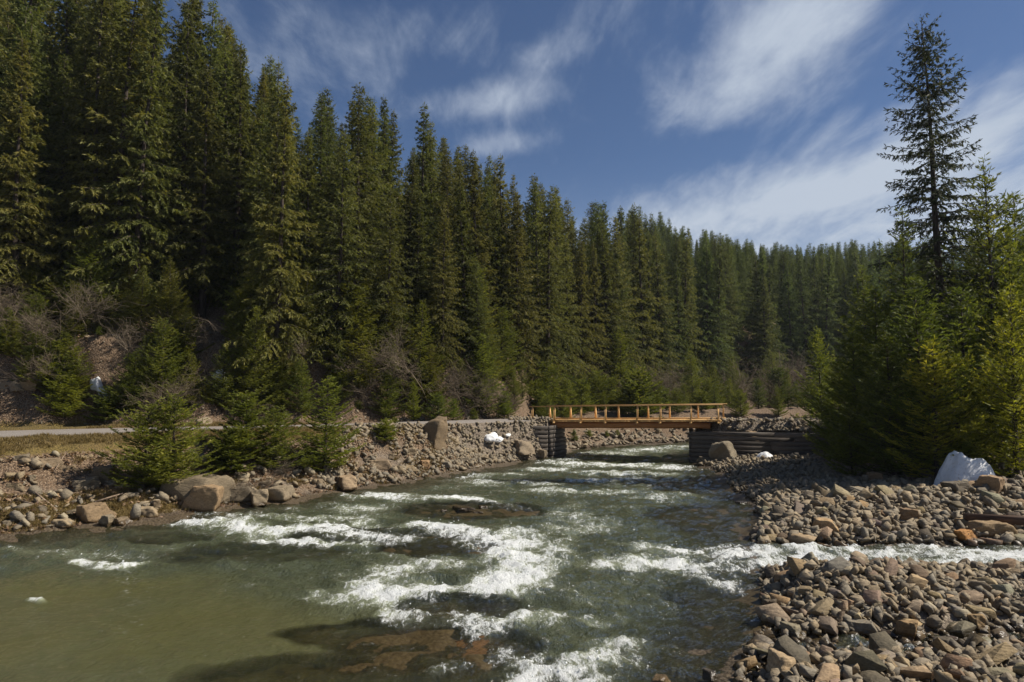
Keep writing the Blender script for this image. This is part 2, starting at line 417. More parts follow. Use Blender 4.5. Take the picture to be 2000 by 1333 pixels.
def mat_road():
    m, nt, out = new_mat('gravel_road')
    nb = noise(nt, 14, 6, .7); na = noise(nt, .7, 4); nc = noise(nt, 60, 3)
    col = ramp(nt, nb, [(.3, (.15,.13,.115)), (.55, (.26,.235,.21)), (.8, (.42,.39,.35))])
    col = mixc(nt, math_(nt, 'MULTIPLY', na, .6), col, (.17,.14,.115))
    princ(nt, out, col, .95, bump(nt, math_(nt, 'ADD', nb, nc), .6, .03), .2); return m
M['road'] = mat_road()

def mat_water():
    m, nt, out = new_mat('river_water')
    g = N(nt, 'ShaderNodeNewGeometry'); pos = g.outputs['Position']
    fo = attr(nt, 'foam').outputs['Fac']; dp = attr(nt, 'depth').outputs['Fac']; ch = attr(nt, 'chop').outputs['Fac']; ol = attr(nt, 'olive').outputs['Fac']
    # foam lace; the attribute also carries flecks painted for sun sparkle
    mp = N(nt, 'ShaderNodeMapping'); mp.inputs['Rotation'].default_value = (0,0,R(-25)); mp.inputs['Scale'].default_value = (1.7,.9,1); L(nt, pos, mp.inputs[0])
    fn = noise(nt, 3.2, 8, .72, mp.outputs[0], .8)
    fn2 = noise(nt, 17, 6, .7, mp.outputs[0], .5)
    s = math_(nt, 'ADD', fo, math_(nt, 'MULTIPLY_ADD', fn, 2.6, -1.30))
    s = math_(nt, 'ADD', s, math_(nt, 'MULTIPLY_ADD', fn2, 1.5, -.75))
    fm = N(nt, 'ShaderNodeMapRange', interpolation_type='SMOOTHSTEP'); fm.inputs[1].default_value = .45; fm.inputs[2].default_value = 1.05
    L(nt, s, fm.inputs[0]); fmask = fm.outputs[0]
    # aeration: pale milky green round the foam
    ae = N(nt, 'ShaderNodeMapRange', interpolation_type='SMOOTHSTEP'); ae.inputs[1].default_value = .1; ae.inputs[2].default_value = .95; ae.inputs[4].default_value = .7
    L(nt, fo, ae.inputs[0])
    n0 = noise(nt, .45, 4, .5, pos)
    murk = mixc(nt, ol, (.060,.070,.042), (.078,.076,.030))
    murk = mixc(nt, math_(nt, 'MULTIPLY', n0, .5), murk, (.05,.05,.022))
    murk = mixc(nt, ae.outputs[0], murk, (.34,.37,.24))
    dif = N(nt, 'ShaderNodeBsdfDiffuse'); L(nt, murk, dif.inputs[0])
    # ripples
    r1 = noise(nt, 5.5, 5, .6, mp.outputs[0], .6); r2 = noise(nt, 22, 4, .6, mp.outputs[0], .4)
    hh = math_(nt, 'MULTIPLY_ADD', r2, .35, r1)
    hh = math_(nt, 'MULTIPLY', hh, ch)
    nb = bump(nt, hh, 1.0, .12)
    tr = N(nt, 'ShaderNodeBsdfTransparent'); tr.inputs[0].default_value = (.82,.84,.66,1)
    opa = N(nt, 'ShaderNodeMapRange'); opa.inputs[1].default_value = .02; opa.inputs[2].default_value = .62; opa.inputs[3].default_value = .10; opa.inputs[4].default_value = 1.0
    L(nt, dp, opa.inputs[0])
    body = N(nt, 'ShaderNodeMixShader'); L(nt, opa.outputs[0], body.inputs[0]); L(nt, tr.outputs[0], body.inputs[1]); L(nt, dif.outputs[0], body.inputs[2])
    L(nt, nb, dif.inputs['Normal'])
    gl = N(nt, 'ShaderNodeBsdfGlossy'); gl.inputs['Roughness'].default_value = .055; gl.inputs[0].default_value = (1,1,1,1); L(nt, nb, gl.inputs['Normal'])
    fr = N(nt, 'ShaderNodeFresnel', i_IOR=1.33); L(nt, nb, fr.inputs['Normal'])
    w1 = N(nt, 'ShaderNodeMixShader'); L(nt, fr.outputs[0], w1.inputs[0]); L(nt, body.outputs[0], w1.inputs[1]); L(nt, gl.outputs[0], w1.inputs[2])
    fp = N(nt, 'ShaderNodeBsdfPrincipled'); fp.inputs['Base Color'].default_value = (.80,.82,.81,1); fp.inputs['Roughness'].default_value = .45
    fp.inputs['Subsurface Weight'].default_value = 0
    fb = bump(nt, math_(nt, 'ADD', math_(nt, 'MULTIPLY', fn, 1.4), fn2), 1.0, .09); L(nt, fb, fp.inputs['Normal'])
    w2 = N(nt, 'ShaderNodeMixShader'); L(nt, fmask, w2.inputs[0]); L(nt, w1.outputs[0], w2.inputs[1]); L(nt, fp.outputs[0], w2.inputs[2])
    L(nt, w2.outputs[0], out.inputs[0]); return m
M['water'] = mat_water()
def mat_plain(name, col, rough=.6):
    m, nt, out = new_mat(name); princ(nt, out, col, rough); return m
M['spray'] = mat_plain('white_spray', (.85,.87,.87), .35)

# ------------------------------------------------------------------ terrain
LEFT = [(-120,-14),(-40,9),(-24,16.5),(-16.3,21.8),(-12.8,24.3),(-11.4,27.0),(-9.3,28.9),(-8.1,31.9),(-5.7,34.7),(-3.5,38.8),(-1.3,42.8),(1.0,46.7),(2.3,48.1),(3.45,51.6),(4.8,55),(9,60),(16,64),(35,70),(70,78),(220,100)]
RIGHT = [(-60,-60),(-9,-8),(-1,2),(2.2,7.5),(3.2,10.4),(4.0,12),(5.0,13.7),(5.4,15),(5.9,16.6),(6.6,18.5),(7.2,21),(8.6,24),(9.9,28),(10.3,33),(11.2,36),(12.0,39.5),(11.6,43.4),(12.35,45.9),(13.4,51),(18,56),(40,62),(80,69),(220,88)]
ROAD = [(-70,-16),(-46,6),(-34,20),(-27.5,28.5),(-23.5,33.5),(-17.5,37.8),(-10,42),(-4,47.5),(.8,51.6),(2.0,52.3)]
ROADR = [(14.6,48.3),(18,47.4),(24,46.6),(34,47.5),(50,50),(90,58)]
SIDE = [(6.0,19.0),(8.5,19.0),(11.5,18.9),(15,18.9),(20,19.6),(30,21.5),(60,26)]
TRICK = [(4.2,12.6),(5.4,12.3),(7.0,12.5),(8.5,12.7),(10.5,13.0),(14,14.2)]
def hill_params(X, Y):
    u = np.clip(X/np.maximum(Y, 5), -.95, 1.0)
    s = np.interp(u, [-.95,-.75,-.465,-.285,-.15,0,.135,.3,.45,.6,1], [.60,.60,.53,.455,.42,.37,.30,.25,.262,.262,.262])
    yf = np.interp(u, [-.95,-.75,-.45,-.225,-.08,0,.04,.135,.3,.45,1], [39,40.5,42.5,46.5,50.5,54,60,80,108,126,134])
    return u, s, yf
def ledges():
    L_ = []
    for (px, py, rx, ry, top) in LEDGE:
        x, y = on_z(px, py); L_.append((x, y, rx, ry, top))
    return L_
# submerged bedrock shelves: pixel centre, radii in metres, top height
LEDGE = [(640,1310,2.6,1.1,-.16),(860,1255,2.1,1.4,-.02),(720,1225,1.9,.8,-.14),(900,1180,1.5,1.1,-.10),(500,1075,3.0,1.5,-.22),
         (860,1060,2.2,1.6,-.05),(920,992,3.2,2.2,-.03),(760,1040,3.4,1.3,-.12),(1420,1010,3.2,3.4,-.045),(1390,950,3.5,2.5,-.05),(1430,1160,1.4,1.8,-.15),(1440,1210,1.1,1.5,-.12),(1000,1310,1.2,.8,-.2),(330,1050,1.6,.8,-.15),(1440,1120,1.1,1.0,-.1)]
def height(X, Y, full=False):
    X = np.asarray(X, float); Y = np.asarray(Y, float)
    dL = seg_dist(X, Y, LEFT); dR = seg_dist(X, Y, RIGHT)
    n1 = fbm(X*.35, Y*.35, 4, 1); n2 = fbm(X*1.3, Y*1.3, 4, 5)
    poly = LEFT+RIGHT[::-1]
    wat = inside(X, Y, poly)
    dL = dL+.5*n1*np.where(dL > .3, 1, dL/.3)
    isL = dL < dR
    d = np.minimum(dL, dR)
    bed = -.95*sst(0, 4.5, d)-.1*sst(0,.6,d)+.10*n2
    led = np.zeros_like(X)
    for x, y, rx, ry, top in ledges():
        q = np.hypot((X-x+.5*n1)/rx, (Y-y+.35*n2)/ry); k = 1-sst(.75, 1.15, q)
        hh = top-.08+.06*n2+.05*np.round(3*fbm(X*.9, Y*1.6, 2, 9))
        bed = np.where(k > 0, np.maximum(bed, bed+(hh-bed)*k), bed); led = np.maximum(led, k)
    # left land
    e = np.maximum(seg_dist(X, Y, ROAD)-2.6-1.7*sst(14, 24, -X), 0)
    t = dL/(dL+e+1e-6)
    zl = np.interp(t, [0,.08,.30,.42,.55,1], [0,.3,1.0,1.75,2.42,2.5])
    back = sst(1.5, 5.5, X-.0)*sst(50, 54, Y)
    zb = 2.6*sst(0, 7, dL)
    zl = zl*(1-back)+zb*back
    rough = np.clip(dL, 0, 1)*np.clip(e/1.5, 0, 1)
    zl = zl+(.26*n2+.34*n1)*rough
    beh = Y-(49.15-(X+.6)*.22)
    cap = np.interp(beh, [-4,-1.2,-.25,.1,.5], [.2,.9,1.3,1.9,2.5])
    cw = sst(-5.5, -1.2, X)*(X < 6)*(Y < 53)*sst(0, .7, e)
    zl = zl+(np.minimum(zl, cap)-zl)*cw
    u, s, yf = hill_params(X, Y)
    q = np.maximum(Y-yf+1.5*n1, 0)
    qq = np.where(u > .25, np.minimum(q, 125), np.minimum(q, 110))
    cut = 3.0*sst(0, 5, q)*(1-sst(-.1, .1, u))
    cut = cut+9.5*sst(2, 30, q)*sst(.16, .34, u)
    hill = s*qq+cut+.5*n1*sst(0, 3, q)+.15*n2*sst(0, 1, q)
    zl = zl+hill*(dL > 0)
    # right land
    zr = np.interp(dR, [0,.5,2,5,9,14,25,60,150], [0,.12,.34,.5,.8,1.15,2.1,4.0,12.0])
    near = 1-sst(17.2, 18.8, Y)
    zr_near = .05+.20*sst(0, .9, dR)+.12*sst(.5,2.5,dR)*np.exp(-((Y-15.5)/1.6)**2)+.40*np.exp(-((X-7.0)/1.7)**2-((Y-15.0)/1.2)**2)-.22*np.exp(-((Y-12.0)/1.1)**2)+1.6*(1-sst(2, 9.5, Y))
    zr = zr*(1-near)+zr_near*near*sst(0, .9, dR)
    bar = .5*np.exp(-((Y-23.3)/2.4)**2)*sst(7.5, 12, X-.0)
    zr = zr+bar+(.10*n1+.07*n2)*np.clip(dR, 0, 1)
    ds = seg_dist(X, Y, SIDE); zs = -.35+.50*sst(.9, 2.1, ds+.25*n1)+np.maximum(ds-1.9, 0)*.24
    zr = np.minimum(zr, zs)
    dt = seg_dist(X, Y, TRICK); zr = zr+(np.minimum(zr, -.12)-zr)*(1-sst(.16, .75, dt+.2*n1))
    # right causeway behind the log wall
    dc = seg_dist(X, Y, ROADR)
    zc = 2.66
    kc = 1-sst(2.9, 3.5, dc)
    kc = kc*sst(12.1, 12.9, X)
    zr = zr+(np.maximum(zr, zc)-zr)*kc
    z = np.where(wat, bed, np.where(isL, zl, zr))
    z = np.where(wat & (X > 4) & False, bed, z)
    if full:
        return z, wat, isL, dL, dR, e, q, n1, n2, led, dc, ds, dt
    return z
def H1(x, y): return float(height(np.array([x]), np.array([y]))[0])

def build_ground():
    nr, nc = 560, 440
    k = np.linspace(0, 1, nr); Yg = 12*np.exp(k*math.log(560/12))-22
    v = np.linspace(-1, 1, nc); U = np.sinh(v*2.0)/math.sinh(2.0)*1.9
    Yv = np.repeat(Yg[:, None], nc, 1); Xv = U[None, :]*(Yv+22)*1.0
    X = Xv.ravel(); Y = Yv.ravel()
    z, wat, isL, dL, dR, e, q, n1, n2, led, dc, ds, dt = height(X, Y, True)
    zone = np.zeros((len(X), 3))
    zone[:, 0] = np.where(wat, np.maximum(led, .35), 0)
    # moss and grass: bank crest strip, ledge by the water on the left
    crest = np.exp(-((z-2.4)/.35)**2)*(e > 0)*(e < 6)*isL*(Y < 44)*(q <= .5)
    wedge = np.exp(-((dL-1.2)/1.0)**2)*isL*(X < -9)*(Y < 29)
    zone[:, 1] = np.clip(crest*.95+wedge*.8, 0, 1)*(~wat)
    lit = np.where(isL & ~wat, np.clip(.55+.4*sst(1, 5, dL)+n1*.5, 0, 1), 0)
    lit = np.where(isL & (X > -3.5) & (X < 4) & (q < 1) & (Y < 53), .12, lit)
    lit = np.where(q > 2, 1, lit)
    lit = np.where(~isL & ~wat, sst(8, 14, dR)*(dc > 3.5)*(Y > 24), lit)
    zone[:, 2] = lit
    me = mesh_from('ground', np.stack([X, Y, z], 1), grid_faces(nr, nc), M['ground'], True, {'zone': zone})
    tag(obj('ground', me), 'rocky river banks and forested valley ground', kind='structure')
build_ground()

def build_road(pts, name, width, label, zoff=.02):
    P = np.array(pts, float); seg = np.hypot(*np.diff(P, axis=0).T); cum = np.concatenate([[0], np.cumsum(seg)])
    s = np.arange(0, cum[-1], .35); 
    x = np.interp(s, cum, P[:, 0]); y = np.interp(s, cum, P[:, 1])
    for _ in range(12):
        x[1:-1] = (x[:-2]+x[1:-1]*2+x[2:])/4; y[1:-1] = (y[:-2]+y[1:-1]*2+y[2:])/4
    dx = np.gradient(x); dy = np.gradient(y); l = np.hypot(dx, dy); nx, ny = -dy/l, dx/l
    ks = np.linspace(-1, 1, 13); V = []
    wide = (1+.8*sst(14, 24, -x)) if width > 4 else 1.0
    edge = wide*width/2*(1+.12*fbm(s*.25, s*0, 4, 3)); edge2 = wide*width/2*(1+.12*fbm(s*.25, s*0+8, 4, 4))
    XX = np.stack([x+nx*k*np.where(k < 0, edge, edge2) for k in ks], 1); YY = np.stack([y+ny*k*np.where(k < 0, edge, edge2) for k in ks], 1)
    ZZ = height(XX.ravel(), YY.ravel()).reshape(XX.shape)+zoff+.04*(1-np.abs(ks)**2)[None, :]
    ZZ[:, 0] -= .1; ZZ[:, -1] -= .1
    me = mesh_from(name, np.stack([XX.ravel(), YY.ravel(), ZZ.ravel()], 1), grid_faces(*XX.shape), M['road'], True)
    tag(obj(name, me), label, kind='structure')
build_road(ROAD, 'road', 4.6, 'pale gravel track along the foot of the forest')
build_road(ROADR, 'road', 3.6, 'gravel track leading off the far end of the bridge')

# ------------------------------------------------------------------ river water
# foam streams: list of (pixel polyline on the water, half width in metres, strength)
FOAM = [
 ([(838,1026),(905,1038),(960,1058),(1000,1085)], .6, 1.15), ([(960,1050),(1015,1085),(1020,1110),(965,1145)], .6, 1.2), ([(1010,1040),(1060,1070)], .9, .75), ([(1020,1075),(1100,1040),(1130,1000)], .8, .42),
 ([(715,1150),(770,1165),(830,1150)], .45, 1.0), ([(720,1140),(770,1112),(880,1100)], .55, .75), ([(760,1185),(800,1178)], .35, .6), ([(880,1200),(960,1215),(1080,1205)], .35, .85), ([(760,1195),(850,1210),(960,1235)], .3, .75),
 ([(375,1015),(450,1020),(540,1035),(640,1030),(700,1045),(790,1050)], .6, .92), ([(510,1052),(600,1056),(700,1058)], .4, .9), ([(400,1000),(560,1010),(700,1015)], .6, .5), ([(820,1028),(740,1030)], .5, .5),
 ([(690,968),(740,965),(790,972)], .6, .72), ([(840,972),(900,972),(960,978)], .4, .8), ([(985,985),(1010,992)], .4, .55), ([(930,940),(960,944)], .7, .65), ([(1020,940),(1080,945)], .5, .6), ([(900,930),(1000,925)], .6, .45),
 ([(155,1092),(205,1100),(262,1096)], .22, .95), ([(60,1166),(84,1168)], .1, .8),
 ([(1190,1098),(1270,1090),(1350,1098),(1440,1110)], .5, .75), ([(1280,1070),(1340,1075),(1400,1088),(1460,1090),(1520,1085)], .5, 1.0), ([(1330,1110),(1400,1130),(1460,1145)], .35, .85), ([(1470,1090),(1500,1110),(1520,1140)], .45, .7),
 ([(1440,1078),(1540,1082),(1640,1075),(1760,1073),(1900,1082),(2000,1085),(2150,1085)], .8, 1.05), ([(1440,1095),(1600,1098),(1800,1100),(2000,1100)], .5, .9),
 ([(1000,1275),(1040,1300),(1110,1320),(1150,1330)], .35, .9), ([(1060,1285),(1140,1290),(1200,1270),(1240,1250)], .35, .85), ([(1240,1250),(1290,1240)], .35, .4), ([(870,1300),(900,1290)], .22, .6), ([(1020,1330),(1120,1310)], .3, 1.0),
 ([(1080,902),(1140,908),(1240,906),(1340,914)], 1.1, .70), ([(1140,935),(1200,938),(1260,935)], .7, .78), ([(1040,915),(1120,920)], .7, .62), ([(1150,922),(1300,925)], .9, .55), ([(1120,890),(1230,880),(1330,872)], 1.4, .55), ([(1060,900),(1110,897)], .5, .7), ([(1200,945),(1320,948)], .6, .45),
 ([(620,1150),(700,1180),(760,1190)], .25, .5), ([(1100,1210),(1200,1200)], .2, .4), ([(560,990),(650,985),(720,990)], .6, .4), ([(1000,955),(1150,960),(1300,965)], .9, .36),
 ([(1660,1243),(1700,1262),(1760,1262)], .12, .75), ([(1460,1225),(1500,1290)], .15, .4)]
def foam_field(X, Y):
    f = np.zeros_like(X)
    wx = .35*fbm(X*.8, Y*.8, 3, 21); wy = .5*fbm(X*.8+4, Y*.8, 3, 22)
    for pts, hw, st in FOAM:
        P = [on_z(*p) for p in pts]
        d = seg_dist(X+wx, Y+wy, P)
        f = np.maximum(f, st*(1-sst(hw*.1, hw*2.3, d)))
    a = X*-.42+Y*-.91; b = X*-.91+Y*.42
    return f*(.50+.62*sst(-.45, .35, fbm(a*.9, b*1.5, 3, 71)))
def calm_mask(X, Y):
    """0 in the still pool at the lower left, 1 in the rapids"""
    c = on_z(150, 1300); a = np.hypot((X-c[0]+3)/8.5, (Y-c[1])/6.2)
    return .27+.73*sst(.75, 1.25, a+.15*fbm(X*.3, Y*.3, 2, 31))
def water_fields(X, Y):
    # flow comes from the bridge and runs down and to the left
    fx, fy = -.42, -.91
    a = X*fx+Y*fy; b = X*fy-Y*fx
    f = foam_field(X, Y); c = calm_mask(X, Y)
    wv = fbm(a*.55+.3*pnoise(X*.5, Y*.5, 2), b*.33, 3, 41)
    rid = 1-np.abs(fbm(a*.9, b*.6, 3, 43))*2.2
    z = c*(.17*wv+.11*rid+.085*fbm(a*2.6, b*1.9, 3, 45)+.03*fbm(X*7, Y*7, 2, 47))-.04
    turb = fbm(X*2.4, Y*2.4, 4, 51, .65); t2 = np.abs(fbm(X*6, Y*6, 3, 53, .6))
    z = z+f*(.07+.13*turb+.09*t2)
    z = z-.10
    return z, f, c
def build_water():
    nr, nc = 620, 560
    k = np.linspace(0, 1, nr); Yg = 8.2*np.exp(k*math.log(106/8.2))-2.0
    U = np.linspace(-1.02, .98, nc)
    Yv = np.repeat(Yg[:, None], nc, 1); Xv = U[None, :]*(Yv+2.0)
    X = Xv.ravel(); Y = Yv.ravel()
    z, f, c = water_fields(X, Y)
    g = height(X, Y)
    depth = np.clip(z-g, 0, 3)
    ol = sst(.1, 1.0, 1-c+.35*fbm(X*.4, Y*.4, 2, 61))
    chop = c
    foam_sparkle = f*.92+.36*c*sst(-.25, .5, fbm(X*.35, Y*.5, 3, 63))*(depth > .25)  # streak foam plus white flecks painted in as sun sparkle
    me = mesh_from('water', np.stack([X, Y, z], 1), grid_faces(nr, nc), M['water'], True, {'foam': foam_sparkle, 'depth': depth, 'chop': chop, 'olive': ol})
    tag(obj('water', me), 'green mountain river with white rapids', kind='structure')
    # the river runs on past the camera to the lower left
    xs = np.linspace(-120, 3, 60); ys = np.linspace(-40, 6.15, 30)
    XX, YY = np.meshgrid(xs, ys); zz = XX.ravel()*0-.1
    a = np.zeros(len(zz)); 
    me = mesh_from('water', np.stack([XX.ravel(), YY.ravel(), zz], 1), grid_faces(30, 60), M['water'], True, {'foam': a, 'depth': a+1, 'chop': a+.3, 'olive': a+.7})
    tag(obj('water', me), 'calm river water below the rapids', kind='structure')
build_water()

# ------------------------------------------------------------------ rocks
def hull_rock(seed, npts, sub=0, dims=(1,.75,.5), blocky=.5):
    """an angular block: a skewed box with some corners broken off; blocky 0 = water-worn"""
    rr = random.Random(seed)
    bm = bmesh.new(); P = []
    if blocky <= 0.01:
        for i in range(26):
            v = Vector((rr.gauss(0,1), rr.gauss(0,1), rr.gauss(0,1))).normalized(); P.append(v*rr.uniform(.88, 1.06)*1.05)
    else:
        sk = [rr.uniform(-.35,.35) for _ in range(4)]; tp = rr.uniform(.55, 1.0); tq = rr.uniform(.6, 1.0)
        for x in (-1,1):
            for y in (-1,1):
                for z in (-1,1):
                    j = [rr.uniform(.72, 1.05) for _ in range(3)]
                    c = Vector((x*j[0], y*j[1], z*j[2]))
                    if rr.random() < (.62 if sub < 2 else .25): P.append(c)
                    else:
                        for a in range(3):
                            q = c.copy(); q[a] *= rr.uniform(.25,.8); P.append(q)
        for q in P:
            k = tp+(1-tp)*(1-q.z)/2; q.x *= k; q.y *= tq+(1-tq)*(1-q.z)/2
            q.x += sk[0]*q.z+sk[1]*q.y*.6; q.z += sk[2]*q.x*.5
        P = [q*.95 for q in P]
    for v in P: bm.verts.new((v.x*dims[0]*.5, v.y*dims[1]*.5, v.z*dims[2]*.5))
    r = bmesh.ops.convex_hull(bm, input=bm.verts)
    bmesh.ops.delete(bm, geom=[g for g in r['geom_interior'] if isinstance(g, bmesh.types.BMVert)], context='VERTS')
    loose = [v for v in bm.verts if not v.link_faces]
    bmesh.ops.delete(bm, geom=loose, context='VERTS')
    bmesh.ops.dissolve_limit(bm, angle_limit=R(9), verts=bm.verts, edges=bm.edges)
    if sub >= 1:
        bmesh.ops.bevel(bm, geom=list(bm.edges), offset=min(dims)*.022, segments=1, profile=.6, affect='EDGES', clamp_overlap=True)
    bmesh.ops.triangulate(bm, faces=bm.faces)
    if sub >= 2:
        for _ in range(sub-1 if sub < 4 else 3):
            es = [e for e in bm.edges if e.calc_length() > .16*max(dims)/(1.6**_)]
            bmesh.ops.subdivide_edges(bm, edges=es, cuts=1, use_grid_fill=False)
            bmesh.ops.triangulate(bm, faces=bm.faces)
        V = np.array([v.co[:] for v in bm.verts])
        md = max(dims)
        n = fbm(V[:,0]*2.2/md+seed, V[:,1]*2.2/md+V[:,2]*3/md, 4, seed % 50)
        n2_ = fbm(V[:,0]*6/md+seed*2, V[:,1]*6/md+V[:,2]*7/md, 3, seed % 37)
        st = np.round((V[:,2]/md*5+n))*.02*md
        bm.normal_update()
        for i, v in enumerate(bm.verts): v.co += v.normal*(float(n[i])*.085+float(n2_[i])*.03)*md; v.co.x += float(st[i])*.5
    bm.normal_update()
    V = np.array([v.co[:] for v in bm.verts]); Fc = np.array([[v.index for v in f.verts] for f in bm.faces])
    bm.verts.index_update(); Fc = np.array([[v.index for v in f.verts] for f in bm.faces])
    bm.free()
    return V, Fc
SHAPES = [('flat slab', (1,.72,.22), .6), ('blocky stone', (1,.74,.52), .75), ('wedge-shaped stone', (1,.58,.40), .25), ('rounded cobble', (1,.78,.52), 0), ('long thin stone', (1,.40,.26), .45), ('angular stone', (1,.82,.40), .35)]
LOW = [hull_rock(100+i, 13, 0, SHAPES[i % 6][1], SHAPES[i % 6][2] if i % 12 == 3 else .5) for i in range(24)]
MED = []
for i in range(24):
    V, Fc = hull_rock(300+i, 18 if i % 6 != 3 else 34, 1, SHAPES[i % 6][1], SHAPES[i % 6][2])
    MED.append((mesh_from('river_stone', V, Fc, M['rock']), SHAPES[i % 6][0]))

def scatter_low(name, pts, sizes, label, seed=0, sink=.12, tilt=.55, wh=None):
    rr = np.random.RandomState(seed)
    VV, FF = [], []; n = 0
    z = height(pts[:, 0], pts[:, 1])
    for i in range(len(pts)):
        V, Fc = LOW[rr.randint(24)]
        s = sizes[i]; V = V*s*np.array([1, rr.uniform(.75,1.1), rr.uniform(.7,1.25)])
        e = Euler((rr.normal(0, tilt), rr.normal(0, tilt), rr.uniform(0, 6.28))).to_matrix()
        V = V@np.array(e).T
        lo = -V[:, 2].min()
        V = V+np.array([pts[i, 0], pts[i, 1], z[i]+lo-sink*s*1.3+(wh[i] if wh is not None else 0)])
        VV.append(V); FF.append(Fc+n); n += len(V)
    me = mesh_from(name, np.concatenate(VV), np.concatenate(FF), M['rock'])
    o = obj(name, me); tag(o, label, kind='stuff'); return o
def rand_pts(n, x0, x1, y0, y1, cond, seed):
    rr = np.random.RandomState(seed); out = []
    tot = 0
    while tot < n:
        p = np.stack([rr.uniform(x0, x1, n*2), rr.uniform(y0, y1, n*2)], 1)
        k = cond(p[:, 0], p[:, 1]); p = p[k]; out.append(p); tot += len(p)
        if len(p) == 0: break
    return np.concatenate(out)[:n]
def sizes(n, lo, hi, seed, p=2.6):
    return lo+(hi-lo)*np.random.RandomState(seed).power(1/p, n)**1.0
def right_near(X, Y):
    z, wat, isL, dL, dR, e, q, n1, n2, led, dc, ds, dt = height(X, Y, True)
    return (~isL) & (~wat) & (z > -.15) & (ds > 1.2) & (X < .85*Y+1)
def inframe(X, Y): return (np.abs(X) < .80*Y+1)
# near mound and foreground, small stones
P = rand_pts(9500, 2.5, 15, 9.0, 18.6, lambda X, Y: right_near(X, Y) & (Y < 18.4), 11)
scatter_low('small_stones', P, .06+.26*np.random.RandomState(1).rand(len(P))**2.2, 'small brown stones filling the near gravel mound', 12)
P = rand_pts(8500, 7, 26, 19.5, 31, lambda X, Y: right_near(X, Y), 13)
scatter_low('small_stones', P, .09+.36*np.random.RandomState(2).rand(len(P))**2.4, 'small brown stones covering the far gravel bar', 14)
P = rand_pts(5200, 8, 24, 31, 46, lambda X, Y: right_near(X, Y), 15)
scatter_low('small_stones', P, .10+.28*np.random.RandomState(3).rand(len(P))**2.2, 'small stones on the gravel flat before the log wall', 16)
def left_bank(X, Y):
    z, wat, isL, dL, dR, e, q, n1, n2, led, dc, ds, dt = height(X, Y, True)
    return isL & (~wat) & (e > .9) & (q < .3) & (n1+n2 > -.15) & ((z < 2.05) | (X > -8))
P = rand_pts(1000, -22, -8, 20, 33, lambda X, Y: left_bank(X, Y) & inframe(X, Y), 17)
scatter_low('bank_rubble', P, .06+.5*np.random.RandomState(4).rand(len(P))**4.5, 'broken brown rubble on the left river bank', 18, tilt=.5)
P = rand_pts(4200, -9, 3.6, 31, 50.5, lambda X, Y: (lambda r: r[2] & (~r[1]) & (r[5] > .05) & (r[6] < .3) & ((r[7]+r[8] > -.1) | (X > -4.5)))(height(X, Y, True)), 19)
scatter_low('bank_rubble', P, .10+.32*np.random.RandomState(5).rand(len(P))**2.4, 'grey rubble slope left of the bridge', 20, tilt=.5)
P = rand_pts(900, 3, 30, 50, 74, lambda X, Y: (lambda r: r[2] & (~r[1]) & (r[3] < 3.2))(height(X, Y, True)), 21)
scatter_low('bank_rubble', P, .15+.45*np.random.RandomState(6).rand(len(P))**2, 'stones along the far bank beyond the bridge', 22)
# cut slope above the road
P = rand_pts(1500, -36, 2, 38, 56, lambda X, Y: (lambda r: r[2] & (~r[1]) & (r[6] > .1) & (r[6] < 7))(height(X, Y, True)), 23)
scatter_low('slope_rubble', P, .07+.22*np.random.RandomState(7).rand(len(P))**2, 'stones and debris on the cut slope above the track', 24, tilt=.6)

# counted stones (about 300) on the two gravel bars
STONE_COL = {'brown': (.95,.86,.76), 'grey': (.92,.95,1.0), 'tan': (1.28,1.17,1.0), 'rusty': (1.12,.93,.74), 'dark': (.55,.52,.5)}
def stone_zone(x, y, z, dR):
    px, py = project(x, y, z)
    if y < 12.2:
        if px < 1600: return 'in near gravel left of trickle'
        if px < 1820: return 'in near gravel below the trickle'
        return 'near the lower right corner'
    if y < 14.2:
        if px < 1580: return 'at the near mound left foot'
        if px < 1760: return 'on the mound slope above trickle'
        return 'right on the mound above trickle'
    if y < 18.7:
        if px < 1640: return 'on the near mound river end'
        if px < 1820: return 'on top of the near mound'
        return 'on the crest beside side stream'
    if y < 22.3:
        if px < 1640: return 'at the far bar water edge'
        return 'just across the side stream'
    if px < 1650: return 'on the far bar left half'
    if px < 1840: return 'on the ridge below dark spruces'
    return 'on the ridge below snow heap'
rr = np.random.RandomState(77)
cand = []
def add_stone(x, y, s, mi=None, col=None, tilt=.48, dz=0., label=None, group='stones on the gravel bars'):
    mi = rr.randint(24) if mi is None else mi
    me, shape = MED[mi]
    r = height(np.array([x]), np.array([y]), True); z = float(r[0][0]); dR = float(r[4][0])
    sc = (s, s*rr.uniform(.85, 1.1), s*rr.uniform(.85, 1.2))
    hgt = SHAPES[mi % 6][1][2]*sc[2]
    o = obj('river_stone', me, None, (x, y, z+hgt*.33+dz), (rr.normal(0, tilt), rr.normal(0, tilt), rr.uniform(0, 6.28)), sc)
    cn = col or ['brown','brown','grey','tan','tan','rusty','dark'][rr.randint(7)]
    o.color = (*[c*rr.uniform(.92, 1.08) for c in STONE_COL[cn]], 1)
    sz = 'large' if s > .62 else ('medium' if s > .42 else 'small')
    lab = label or f"{sz} {cn} {shape} {stone_zone(x, y, z, dR)}"
    tag(o, lab, 'stone', group)
    return o
placed = []
def try_place(n, x0, x1, y0, y1, smin, smax, cond, pw=2):
    c = 0; t = 0
    while c < n and t < n*60:
        t += 1
        x = rr.uniform(x0, x1); y = rr.uniform(y0, y1)
        if abs(x) > .76*y+.3 or not cond(np.array([x]), np.array([y]))[0]: continue
        s = smin+(smax-smin)*rr.rand()**pw
        if any((x-a)**2+(y-b)**2 < (.36*(s+q_))**2 for a, b, q_ in placed): continue
        placed.append((x, y, s)); add_stone(x, y, s); c += 1
